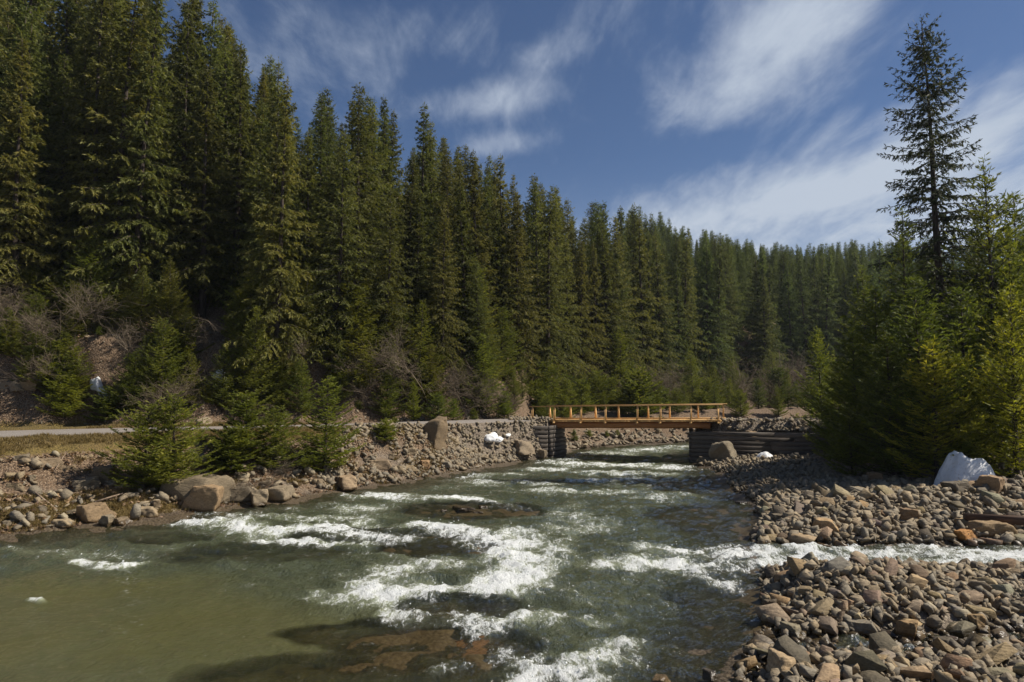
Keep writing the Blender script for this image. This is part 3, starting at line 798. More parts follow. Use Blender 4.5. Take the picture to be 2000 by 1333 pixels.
try_place(10, 3, 8, 9.7, 12.2, .6, .9, right_near, 1)
try_place(95, 3, 10.5, 9.7, 14.0, .28, .66, right_near, 1.5)
try_place(80, 4.8, 14, 13.0, 18.3, .32, .78, right_near, 1.6)
try_place(95, 7, 19, 19.8, 27, .42, .95, right_near, 1.5)

# mid-detail boulders placed one by one
BOULD = []
for i in range(8):
    V, Fc = hull_rock(700+i*7, 15, 4, [(1,.8,.62),(1,.65,.42),(1,.8,.75),(1,.7,.5),(.8,.7,1.0),(1,.9,.36),(1,.6,.6),(1,.75,.45)][i], .55)
    BOULD.append(mesh_from('boulder', V, Fc, M['rock']))
def boulder(px, py, wpx, shape, Y=None, col=(1,.95,.88), rot=None, label='', sz=1.0, sy=1.0, lift=0., name='boulder', tilt=(0,0)):
    """centre bottom pixel, width in pixels"""
    if Y is None:
        # find the ground under the pixel
        a, b, c = ray(px, py); t = np.arange(8, 120, .05); X_ = a*t; Y_ = b*t; Z_ = CAM_Z+c*t
        hh = np.maximum(height(X_, Y_), -.05); k = np.argmax(Z_ <= hh); x, y = X_[k], Y_[k]
    else: x, y, _ = at(px, py, Y)
    s = wpx*y/F
    y2 = y+s*.3; x2 = x*(y2/y)
    z = max(H1(x, y), H1(x2, y2)*.5, -.15) if Y is None else H1(x, y)
    me = BOULD[shape]
    hh = [.62,.42,.75,.5,1.0,.36,.6,.45][shape]*s*sz
    o = obj(name, me, None, (x2, y2, z+hh*.38+lift), (tilt[0], tilt[1], rot if rot is not None else random.Random(px).uniform(-1.5,1.5)), (s, s*sy, s*sz))
    o.color = (*col, 1)
    tag(o, label, 'boulder'); return o
GREY = (.95,.97,1.0); BR = (.70,.68,.64); LT = (1.08,1.03,.95)
boulder(385,990,130,5,label='broad flat brown boulder on the left shore, behind the blocky one',sz=1.3,col=BR)
boulder(401,1003,78,2,label='blocky brown boulder standing in the left shallows at the white water',col=(1.2,1.05,.9),sz=.95)
boulder(462,985,62,3,label='grey-brown boulder wedged between the flat boulder and the bare twigs',col=BR)
boulder(505,990,56,6,label='low boulder under the bare twigs at the shore',col=LT)
boulder(548,982,58,3,label='light slabby boulder at the right end of the left shore row',col=LT,sz=1.1)
boulder(678,958,56,3,label='pale smooth boulder at the water below the rightmost bank spruce',col=(1.6,1.4,1.2))
boulder(618,952,36,1,label='small dark boulder below the bank spruces',col=(.7,.68,.66))
boulder(185,1022,74,1,label='dark wedge boulder in the mossy ground by the lower left shore',col=(.9,.8,.7),sz=1.2)
boulder(210,1030,30,2,label='small grey boulder beside the dark wedge boulder on the left shore',col=GREY)
boulder(240,1028,34,1,label='flat dark stone at the shore right of the dark wedge boulder',col=(.8,.75,.7))
boulder(285,1012,46,5,label='pale flat rock jutting into the water below the moss',col=LT,sz=1.3)
boulder(305,998,24,4,label='upright pale stone at the edge of the mossy ledge',col=LT)
boulder(168,962,46,6,label='brown boulder halfway up the left bank',col=BR)
boulder(205,950,56,2,label='dark square boulder at the left foot of the bank spruces',col=(.62,.6,.58))
boulder(95,918,44,3,label='grey boulder under the turf edge at the left',col=(1.1,.98,.86))
boulder(168,908,42,1,label='pale boulder in the upper left bank under the moss',col=LT)
boulder(42,905,30,6,label='brown boulder near the left edge under the turf',col=BR)
boulder(135,925,40,1,label='dark overhanging rock in the left bank',col=(.7,.65,.6))
boulder(120,985,44,1,label='tilted flat rock in the middle of the left rubble',col=(1.25,1.05,.9),tilt=(.3,.2))
boulder(30,960,36,1,label='low stone slab at the left edge of the rubble',col=BR)
boulder(20,1030,26,6,label='small stone at the far left waterline',col=BR)
boulder(120,1034,44,5,label='pale flat stone at the far left waterline',col=LT)
for k_, (px_, py_, w_, sh_, lb_) in enumerate([(60,942,22,6,'jagged brown rock in the upper left rubble'),(228,940,24,1,'dark slab in the shade left of the bank spruces'),(80,1002,26,3,'angular tan rock low in the left rubble'),(140,1008,20,6,'small jagged rock between the moss and the left rubble'),
     (700,935,24,1,'flat brown rock on the bank right of the pale smooth boulder'),(720,905,20,6,'small rock halfway up the bank below the round bush'),(690,890,22,3,'brown rock on the earth slope right of the bank spruces'),(800,890,26,6,'tan rock below the tall split boulder'),(765,895,22,1,'slab on the earth slope under the round bush'),
     (905,905,24,3,'angular grey rock at the foot of the rubble slope'),(945,903,20,6,'small blocky rock at the waterline below the snow patch'),(985,896,26,1,'flat rock at the waterline left of the big grey boulder')]):
    boulder(px_, py_, w_, sh_, label=lb_, col=[BR, (.95,.88,.78), (.6,.58,.55)][k_ % 3])
boulder(850,880,62,4,label='tall dark split boulder leaning out of the bank left of the rubble',col=(.75,.68,.6),sz=1.15,tilt=(.1,-.1))
boulder(1020,892,50,0,label='big grey boulder at the waterline left of the bridge pier',col=(1.15,1.08,1.02),sz=1.0)
boulder(1058,897,26,2,label='smaller dark boulder against the left bridge pier',col=(.8,.8,.82))
boulder(610,905,42,3,label='grey boulder behind the small bank spruce',col=GREY)
boulder(740,918,44,3,label='grey-brown slanted boulder on the bank right of the spruces',col=(1.15,1.02,.9))
boulder(775,925,34,1,label='slabby rock on the bank left of the dark split boulder',col=BR)
boulder(800,922,30,1,label='flat rock right above the water on the middle bank',col=LT)
boulder(830,917,26,2,label='square rust-coloured rock on the middle bank by the water',col=(1.2,.95,.75))
boulder(868,914,26,3,label='last small rock of the middle bank before the rubble slope',col=GREY)
boulder(1412,900,60,0,label='large grey boulder in front of the right log wall',col=(.95,.95,.93),sz=1.1)
boulder(1458,892,46,3,label='brown block leaning on the grey boulder before the log wall',col=(1.25,1.05,.85),sz=1.2)
boulder(1375,905,30,1,label='small dark rock at the corner of the right log wall',col=(.7,.7,.7))
boulder(1935,965,56,2,label='pale squarish boulder below the snow heap',col=(1.35,1.15,1.0),sz=.9)
boulder(1868,965,50,3,label='dark rock at the foot of the snow heap',col=(.6,.58,.55))
boulder(1832,942,54,0,label='dark grey boulder left of the snow heap in the shade',col=(.75,.75,.75))
boulder(1708,946,34,2,label='brown stone in the shade under the spruces',col=(.9,.75,.65))
boulder(1610,1038,54,5,label='broad tan stone at the front of the far bar',col=(1.5,1.25,.95),sz=1.3)
boulder(1528,1022,36,3,label='brown blocky stone at the river tip of the far bar',col=BR)
boulder(1775,1018,34,2,label='dark cube-like stone standing in the far bar',col=(1.1,.92,.78))
boulder(1520,1063,34,1,label='wet dark slab at the water edge of the far bar',col=(.7,.6,.5))
boulder(1565,1062,34,1,label='second wet slab at the water edge right of the tip',col=(.75,.65,.55))
boulder(1885,1062,52,1,label='rust orange wet rock beside the side stream below the timber',col=(1.5,.95,.45))
boulder(1920,1048,96,5,label='broad flat wet slab under the fallen timber',col=(1.0,.85,.65),sz=.9)
boulder(1500,1212,36,4,label='black wet boulder at the near mound left foot',col=(.45,.43,.42),sz=1.2)
boulder(1545,1252,44,0,label='grey-green rounded boulder left of the trickle',col=(1.0,1.02,.92))
boulder(1770,1258,50,4,label='wet upright boulder standing in the trickle',col=(1.1,.9,.65),sz=.9)
boulder(1682,1250,50,3,label='grey slanted rock on the upper edge of the trickle',col=GREY)
boulder(1840,1275,36,2,label='black wet round rock in the trickle',col=(.4,.4,.4))
boulder(1902,1236,44,6,label='round ochre boulder above the trickle at the right',col=(1.35,1.1,.75),sz=1.1)
boulder(1530,1325,72,0,label='big pale boulder at the bottom edge of the photo',col=(1.7,1.5,1.25))
boulder(1385,1330,30,0,label='dark round stone at the bottom waterline',col=(.5,.5,.52))
boulder(1290,1345,44,0,label='pale rounded stone breaking the water at the bottom edge',col=(1.3,1.2,1.05))
for (px, py, wp, sh, lb) in [(905,992,46,5,'flat dark rock breaking the water in mid river'),(945,988,24,1,'small black rock beside the flat one in mid river'),(928,998,30,5,'low wet slab in front of the mid river rocks'),
                             (868,994,16,1,'tiny dark rock left of the mid river group'),(1448,980,20,3,'small dark rock in the shallows beside the far bar')]:
    x, y = on_z(px, py); s = wp*y/F
    o = obj('boulder', BOULD[sh], None, (x, y, -.08+.02*s), (0, 0, .3), (s, s*1.2, s*.8)); o.color = (.42,.40,.38,1); tag(o, lb, 'boulder')
# submerged bedrock slabs at the lower left of the rapids
for i, (px, py, wm, dm, top, a, lb) in enumerate([
    (640,1305,3.0,1.5,-.17,.15,'broad golden brown slab under the clear water at the bottom'),
    (560,1330,2.0,1.0,-.30,-.2,'dim olive slab under water left of the golden one'),
    (860,1262,2.4,1.5,-.045,.2,'dark wet bedrock slab just awash in the lower rapids'),
    (760,1225,2.0,.9,-.10,.3,'narrow submerged slab above the dark wet bedrock'),
    (650,1220,1.6,.8,-.20,.1,'olive submerged slab left of the narrow one'),
    (820,1180,1.7,.9,-.07,.3,'dark slab awash between two foam patches'),
    (960,1110,1.8,1.1,-.12,.6,'dark ledge below the main standing wave'),
    (870,1060,2.4,1.3,-.07,.1,'brown ledge left of the main standing wave'),
    (740,1308,1.5,.7,-.13,.3,'cracked golden slab at the bottom beside the bedrock')]):
    x, y = on_z(px, py)
    V, Fc = hull_rock(900+i*3, 26, 4, (1,.75,.2), .5)
    V = V*np.array([wm, dm*1.4, 1.0 if wm < 2.2 else 1.2])
    o = obj('bedrock_slab', mesh_from('bedrock_slab', V, Fc, M['rock']), None, (x, y, top-V[:,2].max()-.06), (R(3), R(-4), a))
    o.color = (.95,.84,.55,1) if 'dark' not in lb else (.9,.72,.5,1)
    tag(o, lb, 'rock slab')

# ------------------------------------------------------------------ bridge
BA = np.array([1.40, 50.6, 2.47]); BB = np.array([13.50, 44.45, 2.70])       # near edge of the deck
bd = BB-BA; BL = float(np.linalg.norm(bd)); ed = bd/BL
en = np.array([.37, .929, 0])    # the deck is a little skewed to the banks
W = 4.0
br = empty('bridge', tuple(BA))
tag(br, 'new wooden bridge with orange timber railings across the river', 'bridge', px=1220)
def bpart(name, mb, mat, parent=br):
    me = mb.mesh(name, mat); o = obj(name, me, parent)
    if parent is br: o.location = -Vector(BA)
    return o
def wbox(name, p0, p1, w_, h_, mat, parent=br, up=(0,0,1)):
    """a beam with its own origin so that the grain follows it (object X = length)"""
    p0 = np.asarray(p0, float); p1 = np.asarray(p1, float); l = float(np.linalg.norm(p1-p0)); d = (p1-p0)/l
    mb = MB(); mb.box((-l/2,0,0), (l/2,0,0), w_, h_)
    me = mb.mesh(name, mat)
    upv = np.asarray(up, float); a = np.cross(upv, d); a /= np.linalg.norm(a); b = np.cross(d, a)
    m = Matrix(((d[0],a[0],b[0]),(d[1],a[1],b[1]),(d[2],a[2],b[2]))).to_4x4()
    c = (p0+p1)/2
    m.translation = Vector(c)
    o = obj(name, me, parent)
    if parent is not None: m = Matrix.Translation(-Vector(parent.location)) @ m
    o.matrix_local = m
    return o
def wlog(name, p0, p1, r, mat, parent=br, taper=.9):
    p0 = np.asarray(p0, float); p1 = np.asarray(p1, float); l = float(np.linalg.norm(p1-p0)); d = (p1-p0)/l
    mb = MB(); xs = np.linspace(-l/2, l/2, 12); rn = random.Random(int(l*1000+p0[0]*10))
    mb.tube([(x, rn.gauss(0,.01), rn.gauss(0,.01)) for x in xs], [r*(1-(1-taper)*i/11)*rn.uniform(.97,1.03) for i in range(12)], 10)
    me = mb.mesh(name, mat, False)
    a = np.cross((0,0,1), d); a /= np.linalg.norm(a); b = np.cross(d, a)
    m = Matrix(((d[0],a[0],b[0]),(d[1],a[1],b[1]),(d[2],a[2],b[2]))).to_4x4(); m.translation = Vector((p0+p1)/2)
    o = obj(name, me, parent)
    if parent is not None: m = Matrix.Translation(-Vector(parent.location)) @ m
    o.matrix_local = m
    return o
UZ = np.array([0,0,1.0])
rb = random.Random(5)
# deck planks
npl = 56; pw = BL/npl
pm = None
for i in range(npl):
    c = BA+ed*(i+.5)*pw
    o0 = -rb.uniform(.05,.16); o1 = W+rb.uniform(.05,.15)
    wbox('deck_plank', c+en*o0-UZ*.03, c+en*o1-UZ*.03+UZ*0, pw*.94, .06, M['new_wood'])
# stringer logs
for k, off in enumerate([.25, 1.25, 2.6, 3.75]):
    wlog('stringer_log', BA+en*off+ed*.9-UZ*.31, BA+en*off+ed*(BL-.7)-UZ*.31, .235, M['log_wood'])
# kerb beams on the deck
for off in (.02, W-.02):
    wbox('kerb_beam', BA+en*off+UZ*.045, BB+en*off+UZ*.045, .14, .09, M['new_wood'])
NP = 8
post_px = [1035,1083,1135,1183,1245,1290,1350,1403]
def edge_t(px):
    u = (px-1000)/F
    # (BA+t*ed).x = u*((..y)*cp + ..)
    t = np.linspace(0, BL, 800); P_ = BA[None]+ed[None]*t[:, None]
    pp = 1000+F*P_[:,0]/(P_[:,1]*cp+(P_[:,2]-CAM_Z)*sp); return float(t[np.argmin(abs(pp-px))])
ts = [min(max(edge_t(p), .12), BL-.12) for p in post_px]
for t in ts:
    for side in (0, 1):
        off = .02 if side == 0 else W-.02; sg = -1 if side == 0 else 1
        b = BA+ed*t+en*off
        wbox('rail_post', b+UZ*.09, b+UZ*1.0, .10, .10, M['new_wood'], up=tuple(en))
        wbox('outrigger', b+en*sg*.42-UZ*.115, b-en*sg*.9-UZ*.115, .12, .10, M['new_wood'])
        wbox('brace', b+en*sg*.36-UZ*.06, b+en*sg*.085+UZ*.86, .06, .09, M['new_wood'], up=tuple(en))
for off in (.02, W-.02):
    wbox('handrail', BA+en*off-ed*.1+UZ*1.04, BB+en*off+ed*.12+UZ*1.04, .15, .075, M['new_wood'])

# log cribs (abutments)
lp = empty('bridge_pier', (2.9, 48.9, -.4)); tag(lp, 'stacked log crib pier under the left end of the bridge', 'pier')
c0 = np.array([2.72,48.30,0]); f1 = np.array([3.95,51.2,0]); b1 = np.array([-.9,49.15,0])
for k in range(9):
    z = -.35+k*.30; j = rb.uniform(-.05,.05)
    # end face towards the river (lit) and the front face
    wbox('crib_timber', c0+UZ*z+np.array([-.02*k+j,0,0])+UZ*.0, f1+UZ*z+np.array([-.02*k+j,.0,0]), .30, .27, M['old_wood'], lp)
    wbox('crib_timber', c0+UZ*(z+.0)+np.array([-.20,-.02,0]), b1+UZ*z, .28, .27, M['old_wood'], lp)
rp = empty('log_retaining_wall', (12.2, 46, -.4)); tag(rp, 'long dark wall of stacked timbers carrying the right end of the bridge', 'retaining wall')
d0 = np.array([11.75,45.35,0]); d1 = np.array([12.9,49.6,0]); d2 = np.array([21.6,42.0,0])
for k in range(9):
    z = -.35+k*.275; j = rb.uniform(-.04,.04)
    m_ = d0+(d2-d0)*rb.uniform(.38,.62)
    wbox('wall_timber', d0+UZ*z+np.array([.03*k*.4,j,0]), m_+UZ*z+np.array([0,j,0]), .28, .25, M['old_wood'], rp)
    wbox('wall_timber', m_+UZ*z+np.array([.03,j*.5-.01,0]), d2+UZ*z+np.array([0,j*.5,0]), .28, .25, M['old_wood'], rp)
    wbox('wall_timber', d0+UZ*z+np.array([.05+.01*k,.20,0]), d1+UZ*z, .28, .25, M['old_wood'], rp)
# stone fill on the wall top and behind
def fill_pts(n, seed):
    r_ = np.random.RandomState(seed); t = r_.rand(n); s = r_.rand(n)
    return np.stack([12.6+(21.8-12.6)*t+.3*s, 45.55-(45.55-42.3)*t+.3+s*1.1], 1), s
P, s_ = fill_pts(650, 31)
zt = height(P[:, 0], P[:, 1])
scatter_low('wall_rubble', P, .12+.25*np.random.RandomState(8).rand(len(P))**1.5, 'grey stone fill heaped on top of the right timber wall', 32, tilt=.6, wh=(2.05+.62*s_-zt))
P = rand_pts(420, -.2, 3.0, 49.6, 52.5, lambda X, Y: X > -5, 33)
zt = height(P[:, 0], P[:, 1])
scatter_low('wall_rubble', P, .15+.25*np.random.RandomState(9).rand(len(P)), 'stone fill inside the left log crib', 34, tilt=.6, wh=np.maximum(1.9-zt, 0)*np.random.RandomState(10).rand(len(P))**.3)

# ------------------------------------------------------------------ conifers
def diamonds(P, D, Ln, Wd, rs, fold=.25):
    """n blades: base P, unit direction D, length Ln, width Wd -> verts, quads"""
    n = len(P)
    r_ = rs.normal(size=(n, 3)); S = np.cross(D, r_); S /= np.linalg.norm(S, axis=1)[:, None]+1e-9
    T = P+D*Ln[:, None]; Mid = P+D*(Ln*.45)[:, None]
    A = Mid+S*(Wd/2)[:, None]; B = Mid-S*(Wd/2)[:, None]
    V = np.stack([P, A, T, B], 1).reshape(-1, 3)
    i = np.arange(n)*4
    return V, np.stack([i, i+1, i+2, i+3], 1)
def spruce(seed, H, Rm, style='mature', base=.1, blades=26000, bl=.34, bw=.075, whorl=.42, nb=5, lean=0.0, top_pow=.85, droop=1.0, dens=1.0, twig_sp=.28, tw_w=.36, var_len=(.6,1.15)):
    rs = np.random.RandomState(seed); rr_ = random.Random(seed)
    # trunk
    tk = MB(); zs = np.linspace(-.4, H*.985, 14)
    bend = [lean*(max(z,0)/H)**1.2*H+.08*math.sin(z*.35+seed) for z in zs]
    r0 = .011*H+.03
    tk.tube([(bend[i], .05*math.sin(z*.3+seed*2), z) for i, z in enumerate(zs)], [max(r0*(1-.96*(max(z,0)/H)), .012) for z in zs], 8)
    def axis(z):
        return np.array([lean*(max(z,0)/H)**1.2*H+.08*math.sin(z*.35+seed), .05*math.sin(z*.3+seed*2), z])
    PP, DD, LL, VV = [], [], [], []
    z = H*base; br_list = []
    while z < H*.975:
        f = max(1-(z/H), 0); n = nb if f > .08 else 4
        a0 = rr_.uniform(0, 6.28)
        for k in range(n+rr_.randint(-1, 1)):
            a = a0+k*6.283/n+rr_.uniform(-.35,.35)
            prof = min(1.0, (f/(1-base*.6))**top_pow*1.08)
            if style == 'mature': prof *= (.72+.28*min(1, (z/H-base)*6+.35))
            if style == 'young': prof *= (.8+.2*min(1, (z/H-base)*8+.4))
            Lb = Rm*prof*rr_.uniform(*var_len)+.10*bl/.34+.003*H
            br_list.append((z+rr_.uniform(-.5,.5)*whorl, a, Lb, f))
        z += whorl*rr_.uniform(.75,1.25)*(.65+.5*f if style != 'young' else .8)
    tot = sum(b[2]**1.25 for b in br_list)
    for (z, a, Lb, f) in br_list:
        if style == 'young': s0 = .25+.75*(1-f)**1.5; s1 = .10
        else: s0 = (-.10+.85*(1-f)**2.2)*1.0; s1 = -.55*droop*f
        ca, sa = math.cos(a), math.sin(a)
        ax = axis(z)
        def pt(t):
            return ax+np.array([ca*Lb*t, sa*Lb*t, Lb*(s0*t+s1*t*t+.30*max(t-.6,0)**1.3*(1.2 if style != 'young' else .8))])
        tt = [0,.35,.7,1.0]
        tk.tube([pt(t) for t in tt], [max(.012*Lb+.004,.008)*(1-.8*t) for t in tt], 3, False)
        nbld = max(4, int(blades*dens*Lb**1.25/tot))
        ntw = max(3, int(Lb/twig_sp))
        # twigs sit at fixed places along the limb, so that the needles gather in sprays with gaps
        tw_t = (np.arange(ntw)+rs.rand(ntw)*.7)/ntw*.90+.09
        tw_side = np.where(np.arange(ntw) % 2 == 0, 1.0, -1.0)
        tw_hang = rs.rand(ntw); tw_len = rs.uniform(.6, 1.25, ntw); tw_out = rs.uniform(.35, .95, ntw); tw_v = rs.normal(0, .10, ntw)
        pw_ = tw_len*(1.15-tw_t)+.15; pw_ /= pw_.sum()
        ti = rs.choice(ntw, nbld, p=pw_)
        t = tw_t[ti]
        Pb = np.array([pt(x) for x in np.linspace(0, 1, 24)])
        ix = t*23; i0 = np.clip(ix.astype(int), 0, 22); fr = (ix-i0)[:, None]
        P0 = Pb[i0]*(1-fr)+Pb[i0+1]*fr
        T = Pb[i0+1]-Pb[i0]; T /= np.linalg.norm(T, axis=1)[:, None]
        lat = np.stack([-sa*tw_side[ti], ca*tw_side[ti], np.zeros(nbld)], 1)
        wlen = (Lb*tw_w*(1.12-t)*np.clip(t*3.5, .35, 1)+.10*bl/.34)*tw_len[ti]
        s = rs.rand(nbld)
        sdir = lat*.8+T*tw_out[ti][:, None]; sdir /= np.linalg.norm(sdir, axis=1)[:, None]
        dd = np.empty((nbld, 3)); alt = np.where(rs.rand(nbld) < .5, 1.0, -1.0)
        crs = np.cross(sdir, [0,0,1.0]); crs /= np.linalg.norm(crs, axis=1)[:, None]+1e-9
        if style in ('mature', 'old'):
            hg = (.25+.9*tw_hang[ti])*droop
            P1 = P0+sdir*(wlen*s*.8)[:, None]; P1[:, 2] -= hg*wlen*s**1.6*.75
            dd = sdir*.5+crs*(alt*.35)[:, None]+rs.normal(0, .16, (nbld, 3)); dd[:, 2] -= .25+.75*hg*rs.rand(nbld)
        else:
            P1 = P0+sdir*(wlen*s)[:, None]; P1[:, 2] += wlen*s*(.12-.30*tw_hang[ti]*droop)
            dd = sdir*.85+crs*(alt*.55)[:, None]+rs.normal(0, .14, (nbld, 3)); dd[:, 2] += .10
        # needles right on the limb, and its tip shoot
        on = rs.rand(nbld) < .16
        tt_ = rs.rand(on.sum())**.7; ix = tt_*23; i0 = np.clip(ix.astype(int), 0, 22); fr = (ix-i0)[:, None]
        P1[on] = Pb[i0]*(1-fr)+Pb[i0+1]*fr; Tn = Pb[i0+1]-Pb[i0]; Tn /= np.linalg.norm(Tn, axis=1)[:, None]
        dd[on] = Tn+rs.normal(0, .35, (on.sum(), 3))
        dd /= np.linalg.norm(dd, axis=1)[:, None]
        PP.append(P1); DD.append(dd); LL.append(bl*rs.uniform(.55, 1.25, nbld))
        VV.append(np.clip(rr_.uniform(.15,.6)+tw_v[ti]+rs.normal(0, .12, nbld)+.25*(s-.5)+.2*(t-.5), 0, 1))
    # leader
    n = 24; zt = H*.93+rs.rand(n)*H*.07
    P1 = np.array([axis(x) for x in zt]); dd = rs.normal(0, .5, (n, 3)); dd[:, 2] = 1.0; dd /= np.linalg.norm(dd, axis=1)[:, None]
    PP.append(P1); DD.append(dd); LL.append(np.full(n, bl*.8)); VV.append(np.full(n, .5))
    # dead lower branches
    if style == 'mature':
        for k in range(26):
            z = rr_.uniform(.04, base+.22)*H; a = rr_.uniform(0, 6.28); l = rr_.uniform(.8, 2.2); ax = axis(z)
            p1 = ax+np.array([math.cos(a)*l, math.sin(a)*l, -.15*l]); p2 = ax+np.array([math.cos(a+.2)*l*.5, math.sin(a+.2)*l*.5, rr_.uniform(-.3,.1)])
            tk.tube([ax, p2, p1], [.02,.014,.005], 3, False)
    P1 = np.concatenate(PP); D1 = np.concatenate(DD); L1 = np.concatenate(LL); V1 = np.concatenate(VV)
    V, Fq = diamonds(P1, D1, L1, bw*(L1/bl)*rs.uniform(.7, 1.3, len(L1)), rs)
    return V, Fq, np.repeat(V1, 4), tk
TREES = {}
def make_tree_meshes(key, mat, n, **k):
    out = []
    for i in range(n):
        kk = {a: (b[i % len(b)] if isinstance(b, list) else b) for a, b in k.items()}
        V, Fq, var, tk = spruce(seed=hash_(key)+i*13, **kk)
        out.append((mesh_from('crown', V, Fq, M[mat], False, {'var': var}), tk.mesh('trunk', M['bark']), kk['H']))
    TREES[key] = out
def hash_(s): return sum(ord(c)*(i+3) for i, c in enumerate(s)) % 1000
make_tree_meshes('mature', 'forest_needles', 5, H=[25,24,26,23,25,22,24], Rm=[4.8,4.2,5.2,3.8,4.5], base=[.04,.08,.03,.12,.04,.06,.18], blades=42000, bl=.29, bw=.066, whorl=.60, top_pow=[.88,.95,.8,1.0,.9], twig_sp=.30, tw_w=.34, var_len=(.5,1.2))
make_tree_meshes('young', 'young_needles', 6, style='young', H=[4.5,3.2,6.0,2.4,5.0,3.6], Rm=[1.5,1.3,1.8,1.15,1.4,1.65], base=.03, blades=20000, bl=.13, bw=.030, whorl=.27, nb=5, top_pow=[.75,.65,.85,.6,.8,.65], droop=.7, twig_sp=.10, tw_w=.42, var_len=(.6,1.2))
make_tree_meshes('mid', 'young_needles', 4, style='young', H=[9,11,13,8], Rm=[2.3,2.6,2.7,2.2], base=.02, blades=27000, bl=.19, bw=.038, whorl=.40, nb=5, top_pow=[.8,.85,.9,.75], droop=1.0, twig_sp=.16, tw_w=.40, var_len=(.55,1.25))
make_tree_meshes('tall', 'silhouette_needles', 1, style='old', H=26.0, Rm=4.3, base=.30, blades=34000, bl=.25, bw=.06, whorl=.55, nb=5, top_pow=.62, droop=1.1, lean=-.035, twig_sp=.20, tw_w=.24, var_len=(.55,1.15))

def tree(key, i, x, y, h=None, rotz=None, tint=(1,1,1), label='', cat='tree', group=None, name=None, sxy=1.0, zoff=0.0):
    name = name or ('spruce_tree' if key in ('mature', 'tall') else 'young_spruce_tree')
    cm, tm, H = TREES[key][i % len(TREES[key])]
    s = (h/H) if h else 1.0
    r_ = random.Random(int(x*131+y*17))
    e = empty(name, (x, y, H1(x, y)+zoff), (r_.gauss(0, .022), r_.gauss(0, .022), rotz if rotz is not None else r_.uniform(0, 6.28)), (s*sxy, s*sxy, s))
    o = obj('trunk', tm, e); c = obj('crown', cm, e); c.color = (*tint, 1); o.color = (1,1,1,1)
    tag(e, label, cat, group); return e
def treepx(key, i, px, toppy, Y, **k):
    """a tree on the ray through px, its top at pixel row toppy, standing at distance Y"""
    x, _, zt = at(px, toppy, Y); g = H1(x, Y)
    return tree(key, i, x, Y, h=max(zt-g, .6), **k)

# --- right-hand group
treepx('tall', 0, 1814, 24, 36, rotz=0.0, tint=(1,1,1), label='very tall open spruce towering over the right bank', name='spruce_tree')
RG = 'spruces crowding the right bank'
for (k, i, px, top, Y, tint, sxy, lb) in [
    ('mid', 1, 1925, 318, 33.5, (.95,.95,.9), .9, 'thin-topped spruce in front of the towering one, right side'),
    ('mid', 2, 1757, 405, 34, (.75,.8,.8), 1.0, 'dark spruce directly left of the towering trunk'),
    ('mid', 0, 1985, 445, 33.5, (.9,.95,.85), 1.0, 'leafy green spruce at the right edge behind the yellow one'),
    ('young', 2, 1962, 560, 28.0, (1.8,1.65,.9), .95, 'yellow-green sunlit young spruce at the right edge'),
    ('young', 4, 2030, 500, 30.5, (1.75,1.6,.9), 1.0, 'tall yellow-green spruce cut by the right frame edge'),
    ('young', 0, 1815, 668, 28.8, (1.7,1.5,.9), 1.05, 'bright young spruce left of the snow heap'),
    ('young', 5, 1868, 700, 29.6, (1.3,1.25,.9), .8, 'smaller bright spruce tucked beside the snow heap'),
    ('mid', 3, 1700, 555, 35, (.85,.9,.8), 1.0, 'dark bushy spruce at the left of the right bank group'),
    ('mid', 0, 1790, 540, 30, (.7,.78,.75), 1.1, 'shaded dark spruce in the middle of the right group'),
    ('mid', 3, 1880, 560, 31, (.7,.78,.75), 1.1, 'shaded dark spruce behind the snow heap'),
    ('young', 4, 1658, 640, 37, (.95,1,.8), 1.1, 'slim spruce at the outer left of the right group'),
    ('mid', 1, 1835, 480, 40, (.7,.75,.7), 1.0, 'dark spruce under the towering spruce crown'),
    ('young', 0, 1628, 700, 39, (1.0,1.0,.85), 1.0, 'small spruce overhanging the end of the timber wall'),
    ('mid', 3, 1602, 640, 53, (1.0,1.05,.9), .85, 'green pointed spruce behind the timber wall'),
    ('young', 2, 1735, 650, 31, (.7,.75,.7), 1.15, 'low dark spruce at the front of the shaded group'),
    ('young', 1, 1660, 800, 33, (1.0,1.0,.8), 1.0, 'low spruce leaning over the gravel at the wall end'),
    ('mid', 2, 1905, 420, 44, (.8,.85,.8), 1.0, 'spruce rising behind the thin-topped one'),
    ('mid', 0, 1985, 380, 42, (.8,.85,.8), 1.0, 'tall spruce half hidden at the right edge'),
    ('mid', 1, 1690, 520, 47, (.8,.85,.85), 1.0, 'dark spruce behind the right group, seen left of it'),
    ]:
    treepx(k, i, px, top, Y, tint=tuple((1.35 if k == 'mid' else 1.15)*t for t in tint), sxy=sxy, label=lb, group=RG)  # tints paint sunlight into the bright spruces and shade into the dark ones
